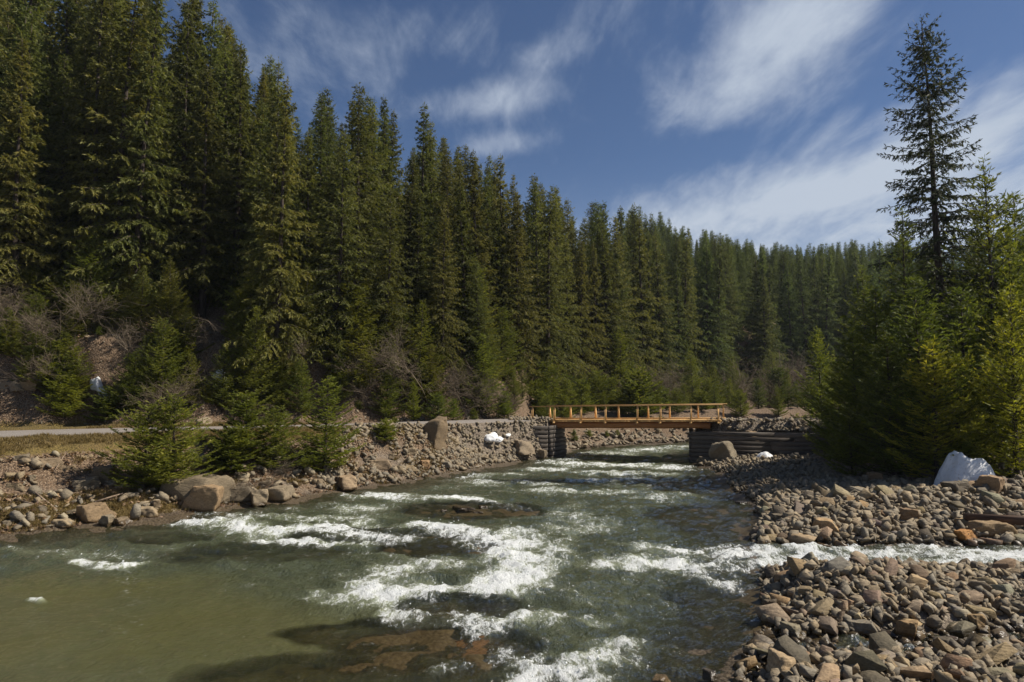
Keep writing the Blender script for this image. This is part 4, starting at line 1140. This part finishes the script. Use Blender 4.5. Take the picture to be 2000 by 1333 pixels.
# --- left bank foreground spruces and bushes
LG = 'young spruces along the left bank and track'
for (k, i, px, top, Y, tint, sxy, lb) in [
    ('young', 5, 290, 795, 26.6, (1.1,1.05,.9), 1.1, 'small bank spruce furthest left beside the mossy edge'),
    ('young', 0, 345, 770, 27.4, (1.15,1.1,.9), 1.35, 'broad bank spruce between the small one and the wide one'),
    ('young', 1, 480, 770, 31, (1.0,1.0,.85), 1.35, 'wide bushy spruce in the middle of the left bank row'),
    ('young', 5, 540, 800, 31.5, (.95,.95,.85), 1.25, 'bushy spruce with a rusty leader beside the wide one'),
    ('young', 4, 640, 735, 33, (1.1,1.1,.9), 1.3, 'pointed bank spruce at the right end of the row'),
    ('young', 3, 455, 840, 30, (.95,.95,.85), 1.3, 'low spruce skirt in front of the wide one'),
    ('young', 3, 755, 822, 37.5, (1.2,1.2,.8), 1.5, 'round dark green bush on the bank left of the split boulder'),
    ('mid', 3, 320, 622, 43.5, (1.0,1.0,.85), 1.05, 'full young spruce above the track, left of the cut slope'),
    ('young', 2, 255, 690, 43, (.9,.95,.85), 1.2, 'dark bushy spruce at the left of the full one above the track'),
    ('mid', 0, 498, 600, 45, (1.05,1.0,.85), .9, 'pointed spruce with bare twigs before it above the track'),
    ('young', 2, 375, 690, 43.6, (1.1,1.0,.85), 1.0, 'small spruce on the lit edge of the cut slope'),
    ('young', 4, 590, 700, 45.5, (.9,.95,.85), 1.1, 'dark spruce on the slope behind the pointed bank spruce'),
    ('young', 0, 540, 700, 45.5, (.9,.9,.85), 1.1, 'small spruce right of the pointed slope spruce'),
    ('young', 1, 130, 670, 43.5, (1.15,1.1,.85), 1.5, 'sunlit bushy spruce above the snow patch at the left'),
    ('young', 5, 70, 650, 43.5, (1.0,1.0,.85), 1.5, 'bushy spruce above the rock outcrop at the left'),
    ('young', 5, 130, 730, 42.2, (1.3,1.25,.8), 1.3, 'low yellow-green bush left of the snow patch'),
    ('young', 1, 10, 640, 44, (.95,1.0,.85), 1.4, 'bushy spruce at the left frame edge above the track'),
    ('young', 0, 195, 640, 45, (.95,1.0,.85), 1.5, 'spruce bush on the slope above the snow patch'),
    ('young', 3, 215, 760, 42.5, (.8,.85,.8), 1.5, 'dark low bush right of the left snow patch'),
    ('young', 2, 665, 690, 47, (.95,1,.85), 1.0, 'slope spruce above the track end, left of two bushes'),
    ('young', 3, 700, 790, 47.5, (1.0,1.05,.8), 1.5, 'low bush where the track ends behind the bank'),
    ('young', 0, 760, 725, 48.5, (.95,1.0,.8), 1.3, 'leafy spruce bush above the split boulder'),
    ('young', 4, 808, 745, 48.5, (1.2,1.2,.7), .85, 'slim bright spruce right above the split boulder'),
    ('young', 5, 855, 770, 49, (.85,.95,.85), 1.5, 'dark bushy spruce right of the slim bright one'),
    ('young', 1, 885, 780, 49.5, (.9,1.0,.85), 1.2, 'spruce bush above the left part of the rubble'),
    ('young', 3, 925, 800, 51, (1.0,1.0,.8), 1.2, 'small bush above the rubble slope'),
    ('young', 1, 985, 765, 53, (.9,1,.85), 1.1, 'dark bush left of the bridge beneath the forest'),
    ('young', 3, 770, 845, 40, (1.1,1.1,.8), 1.2, 'small bush behind the round one on the bank'),
    ]:
    treepx(k, i, px, top, Y, tint=tuple(1.3*t for t in tint), sxy=sxy*1.05, label=lb, group=LG, cat='young spruce')  # tint raised to put the sunlit look into the needle colour
# behind the bridge
BG = 'young spruces beyond the bridge'
rr2 = random.Random(9)
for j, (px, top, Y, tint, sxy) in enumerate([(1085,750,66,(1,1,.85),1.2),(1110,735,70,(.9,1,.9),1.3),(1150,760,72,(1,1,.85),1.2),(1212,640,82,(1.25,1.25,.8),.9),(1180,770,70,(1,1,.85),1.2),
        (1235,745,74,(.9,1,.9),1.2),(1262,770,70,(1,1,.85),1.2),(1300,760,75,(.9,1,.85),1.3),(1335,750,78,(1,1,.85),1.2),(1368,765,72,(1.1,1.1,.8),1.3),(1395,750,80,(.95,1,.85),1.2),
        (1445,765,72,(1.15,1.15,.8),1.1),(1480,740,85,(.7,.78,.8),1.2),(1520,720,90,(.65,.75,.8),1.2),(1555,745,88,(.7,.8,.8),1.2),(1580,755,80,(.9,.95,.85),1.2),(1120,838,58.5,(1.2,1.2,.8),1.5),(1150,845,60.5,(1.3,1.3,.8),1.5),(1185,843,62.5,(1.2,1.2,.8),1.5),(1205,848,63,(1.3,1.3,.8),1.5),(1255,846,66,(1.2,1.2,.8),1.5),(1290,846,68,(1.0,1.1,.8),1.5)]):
    hgt = 'low bush' if top > 830 else 'young spruce'
    where = 'under the bridge on the far bank' if top > 830 else ('behind the left part of the railing' if px < 1200 else 'behind the middle of the railing' if px < 1320 else 'behind the right part of the railing' if px < 1410 else 'behind the timber wall')
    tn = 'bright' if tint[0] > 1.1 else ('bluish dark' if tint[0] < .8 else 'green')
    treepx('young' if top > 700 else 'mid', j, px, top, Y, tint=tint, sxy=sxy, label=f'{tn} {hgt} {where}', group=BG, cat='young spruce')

# undergrowth on the slope between the track and the forest
ru = np.random.RandomState(44); cnt = 0
while cnt < 95:
    px = ru.uniform(-20, 1080); u = (px-1000)/F; _, _, yf = hill_params(np.array([u*45]), np.array([45.0])); Y = float(yf[0])+ru.uniform(1.0, 7.5); x = u*Y
    if 385 < px < 450 and Y > float(yf[0])+4: continue
    k = ['young','young','mid'][ru.randint(3)]; i = ru.randint(6); h = ru.uniform(1.6, 4.6) if k == 'young' else ru.uniform(4.5, 8.5)
    if 380 < px < 460 or px > 980: h *= .5
    lands = [(110,'above the rock outcrop'),(240,'around the left snow patch'),(380,'behind the full young spruce'),(470,'beside the cut slope'),(600,'behind the pointed slope spruce'),(720,'above the track end'),(850,'above the split boulder'),(980,'above the rubble slope'),(2000,'near the left bridge end')]
    wh = next(b for a, b in lands if px < a); sz = 'low' if h < 2.6 else 'medium' if h < 5 else 'tall'
    g = ru.uniform(.9, 1.5)
    tree(k, i, x, Y, h=h, tint=(g*ru.uniform(.95,1.15), g, g*.85), sxy=ru.uniform(1.0, 1.4), label=f'{sz} undergrowth spruce {wh}', cat='young spruce', group='young spruces in the undergrowth of the slope'); cnt += 1
cnt = 0
while cnt < 62:
    px = ru.uniform(1045, 1640); u = (px-1000)/F; _, _, yf = hill_params(np.array([u*60]), np.array([60.0])); y0 = 64+u*18 if px > 1100 else 57
    Y = ru.uniform(y0, min(float(yf[0])+6, 118)); x = u*Y
    r = height(np.array([x]), np.array([Y]), True)
    if r[1][0] or (r[10][0] < 4) or r[3][0] < .8 or not r[2][0]: continue
    far = Y > 85; h = ru.uniform(1.5, 4.5) if not far else ru.uniform(3.5, 8)
    wh = 'near the left bridge end' if px < 1110 else 'seen past the left railing' if px < 1200 else 'seen past the middle railing' if px < 1300 else 'seen past the right railing' if px < 1410 else 'behind the timber wall' if px < 1550 else 'behind the wall end'
    sz = 'low' if h < 2.6 else 'medium' if h < 5 else 'tall'; g = ru.uniform(.8, 1.35)
    tree('young' if h < 5 else 'mid', ru.randint(6), x, Y, h=h, tint=(g, g, g*.85), sxy=ru.uniform(1.0, 1.4), label=f"{sz} {'far' if far else 'riverside'} spruce bush {wh}", cat='young spruce', group='young spruces beyond the bridge'); cnt += 1
# --- bare shrubs and trees
def bare(seed, H, spread, levels=4, n0=5, up=.6):
    r_ = random.Random(seed); mb = MB()
    def grow(p, d, l, rad, lev):
        n = 4; pts = [p]; dd = Vector(d)
        for i in range(n):
            dd = (dd+Vector((r_.gauss(0,.16), r_.gauss(0,.16), r_.gauss(0,.14)))).normalized(); pts.append(pts[-1]+dd*l/n)
        mb.tube([tuple(q) for q in pts], [max(rad*(1-.55*i/n), .005) for i in range(n+1)], 3 if lev else 5, False)
        if lev >= levels: return
        for i in range(r_.randint(5, 7)):
            q = pts[r_.randint(1, n)]
            nd = (dd*.7+Vector((r_.gauss(0,.7), r_.gauss(0,.7), r_.gauss(.15,.45)))).normalized()
            grow(q, nd, l*r_.uniform(.5,.72), rad*.5, lev+1)
    for i in range(n0):
        a = r_.uniform(0, 6.28)
        grow(Vector((0,0,-.1)), Vector((math.cos(a)*spread, math.sin(a)*spread, up+.4*r_.random())).normalized(), H*.5*r_.uniform(.8,1.1), .011*H**.8, 1)
    return mb.mesh('branches', M['twig'])
BARE = [(bare(1, 5, .55, 4, 5), 5.0), (bare(2, 5, .8, 4, 5), 5.0), (bare(3, 8, .25, 4, 2, .9), 8.0)]
def shrub(i, px, py, Y, h, label, tint=None):
    x, _, z = at(px, py, Y); g = H1(x, Y)
    m, H = BARE[i]; h = h*((.8 if px in (80,690,775,840) else .5) if Y < 60 else .62); x, _, z = at(px, py, Y); g = H1(x, Y); s = h/H
    o = obj('bare_shrub' if i < 2 else 'bare_tree', m, None, (x, Y, g), (0, 0, px*.7), (s, s, s))
    tag(o, label, 'bare shrub' if i < 2 else 'bare tree', 'leafless shrubs and trees at the forest edge')
for (i, px, Y, h, lb) in [(1,300,42.8,9,'large leafless brown shrub before the dark forest gap at the left'),(0,260,44.5,10,'tall tangled bare shrub above the full spruce'),(1,80,44,8,'grey-brown bare shrub above the rock outcrop'),
      (0,130,43.5,9,'bare shrub beside the left frame spruces'),(2,350,46,11,'thin bare tree rising beside the forest gap'),(1,20,45,9,'bare tangled shrub at the left frame edge'),(2,485,43.6,6.5,'small bare twiggy tree before the pointed slope spruce'),
      (1,690,48.5,6,'bare shrub above the track end'),(2,705,47.5,8.5,'pale slender bare tree above the track end'),(0,775,50,9,'wide bare shrub before the forest above the split boulder'),(0,720,50,10,'tall bare shrub in the forest edge over the track end'),
      (1,840,50.5,8,'brown bare shrub above the rubble slope'),(2,955,53,10,'slim bare tree left of the bridge'),(0,905,52,9,'bare shrub left of the slim bare tree'),(1,975,54,7,'bare low shrub near the left bridge end'),
      (2,1115,76,9,'pale bare tree behind the left railing'),(0,1165,80,10,'pale bare shrub behind the railing'),(1,1290,86,13,'large pale bare shrub behind the railing middle'),(0,1275,84,11,'tangled pale bare shrub behind the bridge'),
      (1,1490,98,18,'big reddish bare tree crown behind the timber wall'),(0,1530,100,16,'grey bare tree right of the reddish one'),(2,1450,95,14,'upright bare tree behind the timber wall'),(1,1570,96,13,'bare shrub at the wall end behind the spruces'),
      (2,1635,150,22,'distant bare tree on the slope over the right group'),(1,1500,90,10,'low bare shrub behind the timber wall'),(0,1370,92,9,'bare shrub behind the right railing end'),
      (0,170,46,10,'bare shrub among the spruces above the snow patch'),(1,590,47.5,7,'bare shrub behind the bank spruces'),(2,560,48.5,9,'thin bare tree behind the slope spruces')]:
    shrub(i, px, 700, Y, h, lb)
# twigs at the shore between boulders
x, y = on_z(500, 985); o = obj('bare_shrub', BARE[1][0], None, (x, y+.6, .35), (.2, -.2, .3), (.38,.38,.30)); tag(o, 'small pale bare twig bush over the shore boulders', 'bare shrub')

# --- the forest
rf = np.random.RandomState(3)
pts = []
def forest_grid(x0, x1, y0, y1, sp, cond):
    nx = int((x1-x0)/sp); ny = int((y1-y0)/sp)
    X, Y = np.meshgrid(x0+sp*np.arange(nx), y0+sp*np.arange(ny))
    X = (X+rf.uniform(-.62,.62,X.shape)*sp).ravel(); Y = (Y+rf.uniform(-.62,.62,Y.shape)*sp).ravel()
    k = cond(X, Y); return np.stack([X[k], Y[k]], 1)
def hill_ok(q0, q1, u0, u1):
    def f(X, Y):
        u, s, yf = hill_params(X, Y); q = Y-yf
        return (q > q0) & (q < q1) & (X/Y > u0) & (X/Y < u1)
    return f
A = forest_grid(-70, 24, 40, 160, 3.3, hill_ok(2.2, 38, -.90, .17))
B = forest_grid(0, 130, 80, 262, 4.0, hill_ok(3, 128, .17, .62))
B2 = forest_grid(60, 260, 100, 262, 7.0, hill_ok(3, 60, .62, 1.2))
allp = np.concatenate([A, B, B2])
u0_ = allp[:, 0]/allp[:, 1]; qf_ = allp[:, 1]-hill_params(allp[:, 0], allp[:, 1])[2]
allp = allp[~((u0_ < -.58) & (qf_ < 6.5)) & ~((u0_ > -.575) & (u0_ < -.47) & (qf_ < 6)) & ~((u0_ > -.462) & (u0_ < -.385) & (qf_ < 9))]
zz = height(allp[:, 0], allp[:, 1])
u_, s_, yf_ = hill_params(allp[:, 0], allp[:, 1]); q_ = allp[:, 1]-yf_
SPX = [-200,200,380,450,520,620,730,800,880,950,1020,1080,1180,1280,1450,1560,1700,2100]
SPY = [-260,-160,-35,50,100,150,175,190,262,300,332,352,382,428,470,482,474,440]
S_ = np.interp(u_, [(p-1000)/F for p in SPX], [(771-p)/F for p in SPY])
hmax = CAM_Z+S_*allp[:, 1]-zz
hh = np.clip(hmax, 9.5, 29)*(1-.38*rf.rand(len(allp))**1.5)*1.03*(1+.10*fbm(allp[:, 0]*.09, allp[:, 1]*.09, 2, 83))
hh = np.where(rf.rand(len(hh)) < .16, hh*.8, hh)
vis = []
for (x, y), z, h in zip(allp, zz, hh):
    px, pt = project(x, y, z+h); inn = -60 < px < 2060 and pt > -500
    vis.append((0 if inn else 1, y*(1.0)/h, ))
order = sorted(range(len(allp)), key=lambda i: (vis[i][0], vis[i][1]))
big = order[:300]; rest = order[300:]
def sect(px):
    for lim, s in [(60,'at the left frame edge'),(200,'above the left snow patch'),(330,'above the full spruce'),(440,'left of the forest gap'),(560,'over the pointed spruce'),(680,'over the bank spruces'),
                   (790,'over the track end'),(900,'over the split boulder'),(1000,'over the rubble slope'),(1080,'over the left bridge end'),(1180,'behind the left bridge half'),(1290,'behind the bridge middle'),
                   (1400,'behind the right bridge end'),(1520,'over the timber wall'),(1650,'over the timber wall end'),(1850,'behind the right bank spruces'),(1e9,'beyond the towering lone spruce')]:
        if px < lim: return s
FG = 'tall spruces of the hillside forest'
for j, i in enumerate(big):
    x, y = allp[i]; h = hh[i]
    px, _ = project(x, y, zz[i]+h*.6); q = q_[i]
    row = 'front row' if q < 8.5 else 'second row' if q < 14 else 'third row' if q < 21 else 'fourth row' if q < 28 else 'fifth row' if q < 38 else 'sixth row' if q < 46 else 'mid slope' if q < 60 else 'high slope' if q < 90 else 'ridge'
    sz = 'short' if h < 18.5 else 'tall' if h < 22.5 else 'towering'
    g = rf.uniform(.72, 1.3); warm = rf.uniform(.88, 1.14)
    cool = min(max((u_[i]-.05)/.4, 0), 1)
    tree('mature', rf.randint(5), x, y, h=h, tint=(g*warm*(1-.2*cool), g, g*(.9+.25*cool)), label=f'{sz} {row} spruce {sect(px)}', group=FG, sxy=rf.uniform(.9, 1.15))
# the rest as one object: geometry-node instances on points
def far_forest():
    P = allp[rest]; n = len(P)
    me = bpy.data.meshes.new('distant_forest'); me.vertices.add(n)
    me.vertices.foreach_set('co', np.stack([P[:, 0], P[:, 1], zz[rest]], 1).astype(np.float32).ravel())
    a = me.attributes.new('sc', 'FLOAT', 'POINT'); a.data.foreach_set('value', (hh[rest]/24.0).astype(np.float32))
    a = me.attributes.new('rz', 'FLOAT', 'POINT'); a.data.foreach_set('value', rf.uniform(0, 6.28, n).astype(np.float32))
    o = obj('distant_forest', me); tag(o, 'distant mass of spruces covering the upper hillside', kind='stuff')
    ng = bpy.data.node_groups.new('forest', 'GeometryNodeTree')
    ng.interface.new_socket('Geometry', in_out='INPUT', socket_type='NodeSocketGeometry'); ng.interface.new_socket('Geometry', in_out='OUTPUT', socket_type='NodeSocketGeometry')
    gi = ng.nodes.new('NodeGroupInput'); go = ng.nodes.new('NodeGroupOutput')
    ip = ng.nodes.new('GeometryNodeInstanceOnPoints')
    jn = ng.nodes.new('GeometryNodeJoinGeometry')
    seen = {}
    for ob in bpy.data.objects:
        if ob.type == 'MESH' and ob.name.startswith('crown'):
            for q in range(5):
                if ob.data is TREES['mature'][q][0] and q not in seen: seen[q] = ob
    for q, ob in seen.items():
        oi = ng.nodes.new('GeometryNodeObjectInfo'); oi.transform_space = 'ORIGINAL'; oi.inputs['Object'].default_value = ob; oi.inputs['As Instance'].default_value = True
        ng.links.new(oi.outputs['Geometry'], jn.inputs[0])
    ng.links.new(gi.outputs[0], ip.inputs['Points']); ng.links.new(jn.outputs[0], ip.inputs['Instance']); ip.inputs['Pick Instance'].default_value = True
    ri = ng.nodes.new('FunctionNodeRandomValue'); ri.data_type = 'INT'
    for s in ri.inputs:
        if s.type == 'INT' and s.name == 'Max': s.default_value = 4
        if s.type == 'INT' and s.name == 'Min': s.default_value = 0
    ng.links.new([s for s in ri.outputs if s.type == 'INT'][0], ip.inputs['Instance Index'])
    na = ng.nodes.new('GeometryNodeInputNamedAttribute'); na.data_type = 'FLOAT'; na.inputs['Name'].default_value = 'sc'
    ng.links.new([s for s in na.outputs if s.enabled and s.name == 'Attribute'][0], ip.inputs['Scale'])
    nb = ng.nodes.new('GeometryNodeInputNamedAttribute'); nb.data_type = 'FLOAT'; nb.inputs['Name'].default_value = 'rz'
    cx = ng.nodes.new('ShaderNodeCombineXYZ'); ng.links.new([s for s in nb.outputs if s.enabled and s.name == 'Attribute'][0], cx.inputs[2])
    ng.links.new(cx.outputs[0], ip.inputs['Rotation'])
    ng.links.new(ip.outputs[0], go.inputs[0])
    md = o.modifiers.new('forest', 'NODES'); md.node_group = ng
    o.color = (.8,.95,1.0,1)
if rest: far_forest()
print('forest', len(allp), 'rest', len(rest))

# ------------------------------------------------------------------ snow, driftwood, timber, grass
def snow(px, py, wpx, hm, Y=None, label='', seed=0, depth=None, steep=1.0):
    if Y is None:
        a, b, c = ray(px, py); t = np.arange(8, 120, .05); X_ = a*t; Y_ = b*t; Z_ = CAM_Z+c*t
        k = np.argmax(Z_ <= height(X_, Y_)); x, y = X_[k], Y_[k]
    else: x, y, _ = at(px, py, Y)
    w_ = wpx*y/F; dp = depth or w_*.8
    n = 34; th = np.linspace(0, 2*np.pi, 48, endpoint=False); rr_ = np.linspace(0, 1, 14)
    T, Q = np.meshgrid(th, rr_)
    edge = 1+.28*fbm(np.cos(T)*1.5+seed, np.sin(T)*1.5, 3, seed)
    X = x+Q*np.cos(T)*w_/2*edge; Y2 = y+Q*np.sin(T)*dp/2*edge
    g = height(X.ravel(), Y2.ravel()).reshape(X.shape)
    sx = (H1(x+.4, y)-H1(x-.4, y))/.8; sy = (H1(x, y+.4)-H1(x, y-.4))/.8
    k_ = 1/math.sqrt(1+sy*sy); Y2 = y+(Y2-y)*k_; g = height(X.ravel(), Y2.ravel()).reshape(X.shape)
    th_ = hm*(1-Q**1.9)**.75*(1+.65*fbm(X*1.1, Y2*1.1, 4, seed+4))+.12*hm*fbm(X*4, Y2*4, 3, seed+6)-.05*(Q > .95)
    nn = 1/math.sqrt(1+sx*sx+sy*sy) if hm < 1 else 1.0; ny_ = -sy*nn if hm < 1 else 0.0
    z = g+th_*nn; Y2 = Y2+th_*ny_
    V = np.stack([X.ravel(), Y2.ravel(), z.ravel()], 1)
    i = (np.arange(13)[:, None]*48+np.arange(48)[None]); j = (np.arange(13)[:, None]*48+(np.arange(48)[None]+1) % 48)
    Fq = np.stack([i.ravel(), j.ravel(), (j+48).ravel(), (i+48).ravel()], 1)
    V[:, 0] -= x; V[:, 1] -= y; zz0 = float(g[0,0]); V[:, 2] -= zz0
    o = obj('snow_patch', mesh_from('snow_patch', V, Fq, M['snow'], True), None, (x, y, zz0)); tag(o, label, 'snow'); return o
snow(1888, 948, 104, 1.25, 27.2, 'large heap of old snow under the right bank spruces', 3, depth=2.0)
def snow_lump(px, py, ex, ey, ez, label, seed):
    """a crusted snow remnant wedged between the stones of a steep slope"""
    x, y, z = gz(px, py)
    T, Q = np.meshgrid(np.linspace(0, 2*np.pi, 28, endpoint=False), np.linspace(.02, np.pi-.02, 14))
    D = np.stack([np.sin(Q)*np.cos(T), np.sin(Q)*np.sin(T), np.cos(Q)], -1)
    r = 1+.42*fbm(D[..., 0]*1.7+seed, D[..., 2]*2.4+D[..., 1], 4, seed)+.16*fbm(D[..., 0]*6+seed, D[..., 2]*7+D[..., 1]*3, 3, seed+2)
    V = D*r[..., None]*np.array([ex, ey, ez]); V[..., 1] += V[..., 2]*.9
    i = (np.arange(13)[:, None]*28+np.arange(28)[None]).ravel(); j = (np.arange(13)[:, None]*28+(np.arange(28)[None]+1) % 28).ravel()
    o = obj('snow_patch', mesh_from('snow_patch', V.reshape(-1, 3), np.stack([i, i+28, j+28, j], 1), M['snow'], True), None, (x, y+.12, z+.05)); tag(o, label, 'snow')
snow(195, 758, 42, .30, None, 'snow patch on the slope above the track at the left', 7, depth=.9)
snow(428, 735, 30, .25, None, 'upper snow patch beside the cut slope', 8, depth=.7)
snow(440, 752, 26, .2, None, 'lower snow patch beside the cut slope', 9, depth=.6)
snow(1160, 792, 30, .4, None, 'snow patch beyond the bridge railing', 10)
snow(1492, 868, 36, .4, 43.2, 'snow cap behind the driftwood at the timber wall', 11, depth=1.0)
snow(1735, 905, 14, .25, None, 'small snow remnant in the shade under the right spruces', 12)
def stick(pts, r, mat, name, label, cat='driftwood', k=6):
    pts = [Vector(p) for p in pts]; b = pts[0]
    mb = MB(); n = len(pts); mb.tube([tuple(p-b) for p in pts], [r*(1-.5*i/(n-1)) for i in range(n)], k)
    o = obj(name, mb.mesh(name, mat, False), None, tuple(b)); tag(o, label, cat); return o
def gz(px, py, up=0.0):
    a, b, c = ray(px, py); t = np.arange(8, 120, .05); X_ = a*t; Y_ = b*t; Z_ = CAM_Z+c*t
    k = np.argmax(Z_ <= np.maximum(height(X_, Y_), -.1)); return (float(X_[k]), float(Y_[k]), float(max(height(X_[k:k+1], Y_[k:k+1])[0], -.1))+up)
rd = random.Random(3)
for i, (a, b, c, r, lb) in enumerate([((1455,885),(1500,873),(1548,884),.06,'long bent driftwood branch at the timber wall'),((1452,893),(1490,889),(1510,890),.05,'straight pale stick in front of the driftwood'),
     ((1470,880),(1500,870),(1530,876),.05,'driftwood branch leaning on the brown block'),((1480,884),(1510,880),(1545,888),.04,'thin driftwood branch at the front of the tangle'),((1500,878),(1520,874),(1538,884),.04,'short driftwood branch on the right of the tangle'),
     ((1465,874),(1490,866),(1520,868),.07,'thick grey driftwood branch at the back of the tangle')]):
    p = gz(*a, .12); q = gz(*c, .08); m = gz(*b, .1); m = (m[0], (p[1]+q[1])/2+.2, (p[2]+q[2])/2+.35)
    stick([p, m, q], r, M['drift'], 'driftwood_branch', lb)
for (a, b, r, lb) in [((110,1000),(68,972),.05,'pale stick lying on the left rubble'),((185,985),(240,975),.05,'pale stick on the moss above the dark wedge boulder'),((105,930),(128,895),.025,'thin pale stick poking from the left bank'),((30,980),(90,1003),.04,'weathered stick low on the left rubble'),((1600,905),(1650,890),.04,'bare stick in the shade of the right spruces')]:
    stick([gz(*a, .06), gz(*b, .18)], r, M['drift'], 'stick', lb)
snow_lump(955, 858, .62, .38, .34, 'white snow patch on the rubble left of the bridge', 5)
snow_lump(972, 862, .36, .28, .22, 'second snow remnant touching the rubble snow patch', 8)
snow_lump(990, 852, .26, .2, .14, 'tiny snow remnant nearest the log pier', 11)
# fallen timber at the right edge
p0 = np.array(gz(1886, 1030, .28)); p1 = p0+np.array([3.4,-.55,-.08])
fb_ = wbox('fallen_timber', p0, p1, .30, .26, M['rusty_wood'], None); tag(fb_, 'rusty brown squared timber lying on the stones at the right edge', 'timber', px=1940)
# rock outcrop at left above road
for (px, py, wp, sh, lb) in [(25,765,50,3,'grey outcrop rock at the left frame edge above the track'),(58,762,40,2,'blocky grey outcrop rock above the track'),(78,765,34,4,'upright cracked outcrop rock above the track'),(72,706,26,3,'pale rock set in the slope above the outcrop'),(398,832,30,6,'pale flat rock at the far edge of the track')]:
    boulder(px, py, wp, sh, label=lb, col=(1.25,1.2,1.12))

# grass and moss tufts
def tufts(n, x0, x1, y0, y1, cond, seed, label, h=(.08,.22), mat='grass'):
    P = rand_pts(n, x0, x1, y0, y1, cond, seed); rs = np.random.RandomState(seed+1)
    z = height(P[:, 0], P[:, 1]); per = 11
    B = np.repeat(np.stack([P[:, 0], P[:, 1], z], 1), per, 0)+np.concatenate([rs.normal(0, .06, (len(P)*per, 2)), np.full((len(P)*per, 1), -.01)], 1)
    D = rs.normal(0, .55, (len(B), 3)); D[:, 2] = np.abs(D[:, 2])+.55; D /= np.linalg.norm(D, axis=1)[:, None]
    Ln = rs.uniform(h[0], h[1], len(B))
    V, Fq = diamonds(B, D, Ln, np.full(len(B), .02), rs)
    me = mesh_from('dry_grass', V, Fq, M[mat], False, {'var': np.repeat(np.repeat(rs.rand(len(P)), per)*.7+rs.rand(len(B))*.3, 4)})
    tag(obj('dry_grass', me), label, 'grass', kind='stuff')
def crestc(X, Y):
    r = height(X, Y, True); return r[2] & (~r[1]) & (r[5] > .0) & (r[5] < 5) & (np.abs(r[0]-2.35) < .30) & (r[6] <= .3) & inframe(X, Y) & (r[7] > -.35)
def wedgec(X, Y):
    r = height(X, Y, True); return r[2] & (~r[1]) & (r[3] > .25) & (r[3] < 2.6) & (Y < 29) & inframe(X, Y) & (r[8] > -.25)
tufts(6500, -24, -6, 22, 44, crestc, 51, 'dry yellow grass on the bank crest beside the track')
tufts(3800, -18, -8, 20.5, 29, wedgec, 53, 'mossy yellow-brown grass along the left waterline', (.05,.14))
tufts(2600, -21, -3, 22, 44, lambda X, Y: left_bank(X, Y) & inframe(X, Y) & (fbm(X*.6, Y*.6, 3, 91) > .12), 57, 'brown grass and moss clumps scattered over the left bank earth', (.05,.17))
# leaf litter chips on the slope
def litter(n, x0, x1, y0, y1, cond, seed, label):
    P = rand_pts(n, x0, x1, y0, y1, cond, seed); rs = np.random.RandomState(seed+1)
    z = height(P[:, 0], P[:, 1])+.015
    D = rs.normal(0, 1, (len(P), 3)); D[:, 2] = np.abs(D[:, 2])*.4; D /= np.linalg.norm(D, axis=1)[:, None]
    V, Fq = diamonds(np.stack([P[:, 0], P[:, 1], z], 1), D, rs.uniform(.07,.2,len(P)), rs.uniform(.05,.12,len(P)), rs)
    me = mesh_from('leaf_litter', V, Fq, M['litter'], False, {'var': np.repeat(rs.rand(len(P)), 4)})
    tag(obj('leaf_litter', me), label, 'leaf litter', kind='stuff')
M['litter'] = mat_foliage('leaf_litter', (.07,.04,.025), (.19,.115,.065), (.42,.30,.20), .2)
litter(14000, -34, 4, 38, 58, lambda X, Y: (lambda r: r[2] & (~r[1]) & (r[6] > .1) & (r[6] < 8) & inframe(X, Y))(height(X, Y, True)), 61, 'brown leaves and twigs littering the slope above the track')
litter(12000, -22, 2, 21, 48, lambda X, Y: left_bank(X, Y) & inframe(X, Y), 63, 'brown leaf and bark litter on the left bank')

# spray droplets over the whitest water
def spray():
    rs = np.random.RandomState(91); n = 60000
    X = rs.uniform(-12, 14, n); Y = rs.uniform(9.5, 34, n)
    f = foam_field(X, Y); k = (f > .7) & (rs.rand(n) < (f-.6)*1.0*np.clip(14/Y, .2, 1)); X = X[k]; Y = Y[k]
    z, f, c = water_fields(X, Y); m = len(X)
    r = rs.uniform(.006, .022, m); z = z+rs.exponential(.05, m)+.01
    O = np.array([[1,0,0],[-1,0,0],[0,1,0],[0,-1,0],[0,0,1],[0,0,-1]], float)
    V = (np.stack([X, Y, z], 1)[:, None, :]+O[None]*r[:, None, None]).reshape(-1, 3)
    f0 = np.array([[0,2,4],[2,1,4],[1,3,4],[3,0,4],[2,0,5],[1,2,5],[3,1,5],[0,3,5]])
    Fc = (f0[None]+(np.arange(m)*6)[:, None, None]).reshape(-1, 3)
    tag(obj('water_spray', mesh_from('water_spray', V, Fc, M['spray'], True)), 'white spray drops over the rapids', 'spray', kind='stuff')
    print('spray', m)
spray()
# ------------------------------------------------------------------ air
mh, nth, oh = new_mat('valley_haze')
pv = N(nth, 'ShaderNodeVolumePrincipled'); pv.inputs['Color'].default_value = (.80,.88,1,1); pv.inputs['Density'].default_value = .00012; pv.inputs['Anisotropy'].default_value = .2
L(nth, pv.outputs[0], oh.inputs['Volume'])
mb = MB(); x0, x1, y0, y1, z0, z1 = -1120, 1120, -60, 600, -2.3, 96
V = [(x0,y0,z0),(x1,y0,z0),(x1,y1,z0),(x0,y1,z0),(x0,y0,z1),(x1,y0,z1),(x1,y1,z1),(x0,y1,z1)]
tag(obj('haze', mesh_from('haze', V, [np.array([(0,3,2,1),(4,5,6,7),(0,1,5,4),(1,2,6,5),(2,3,7,6),(3,0,4,7)])], mh)), 'thin blue air haze over the valley', 'haze', kind='stuff')
resolve_labels()
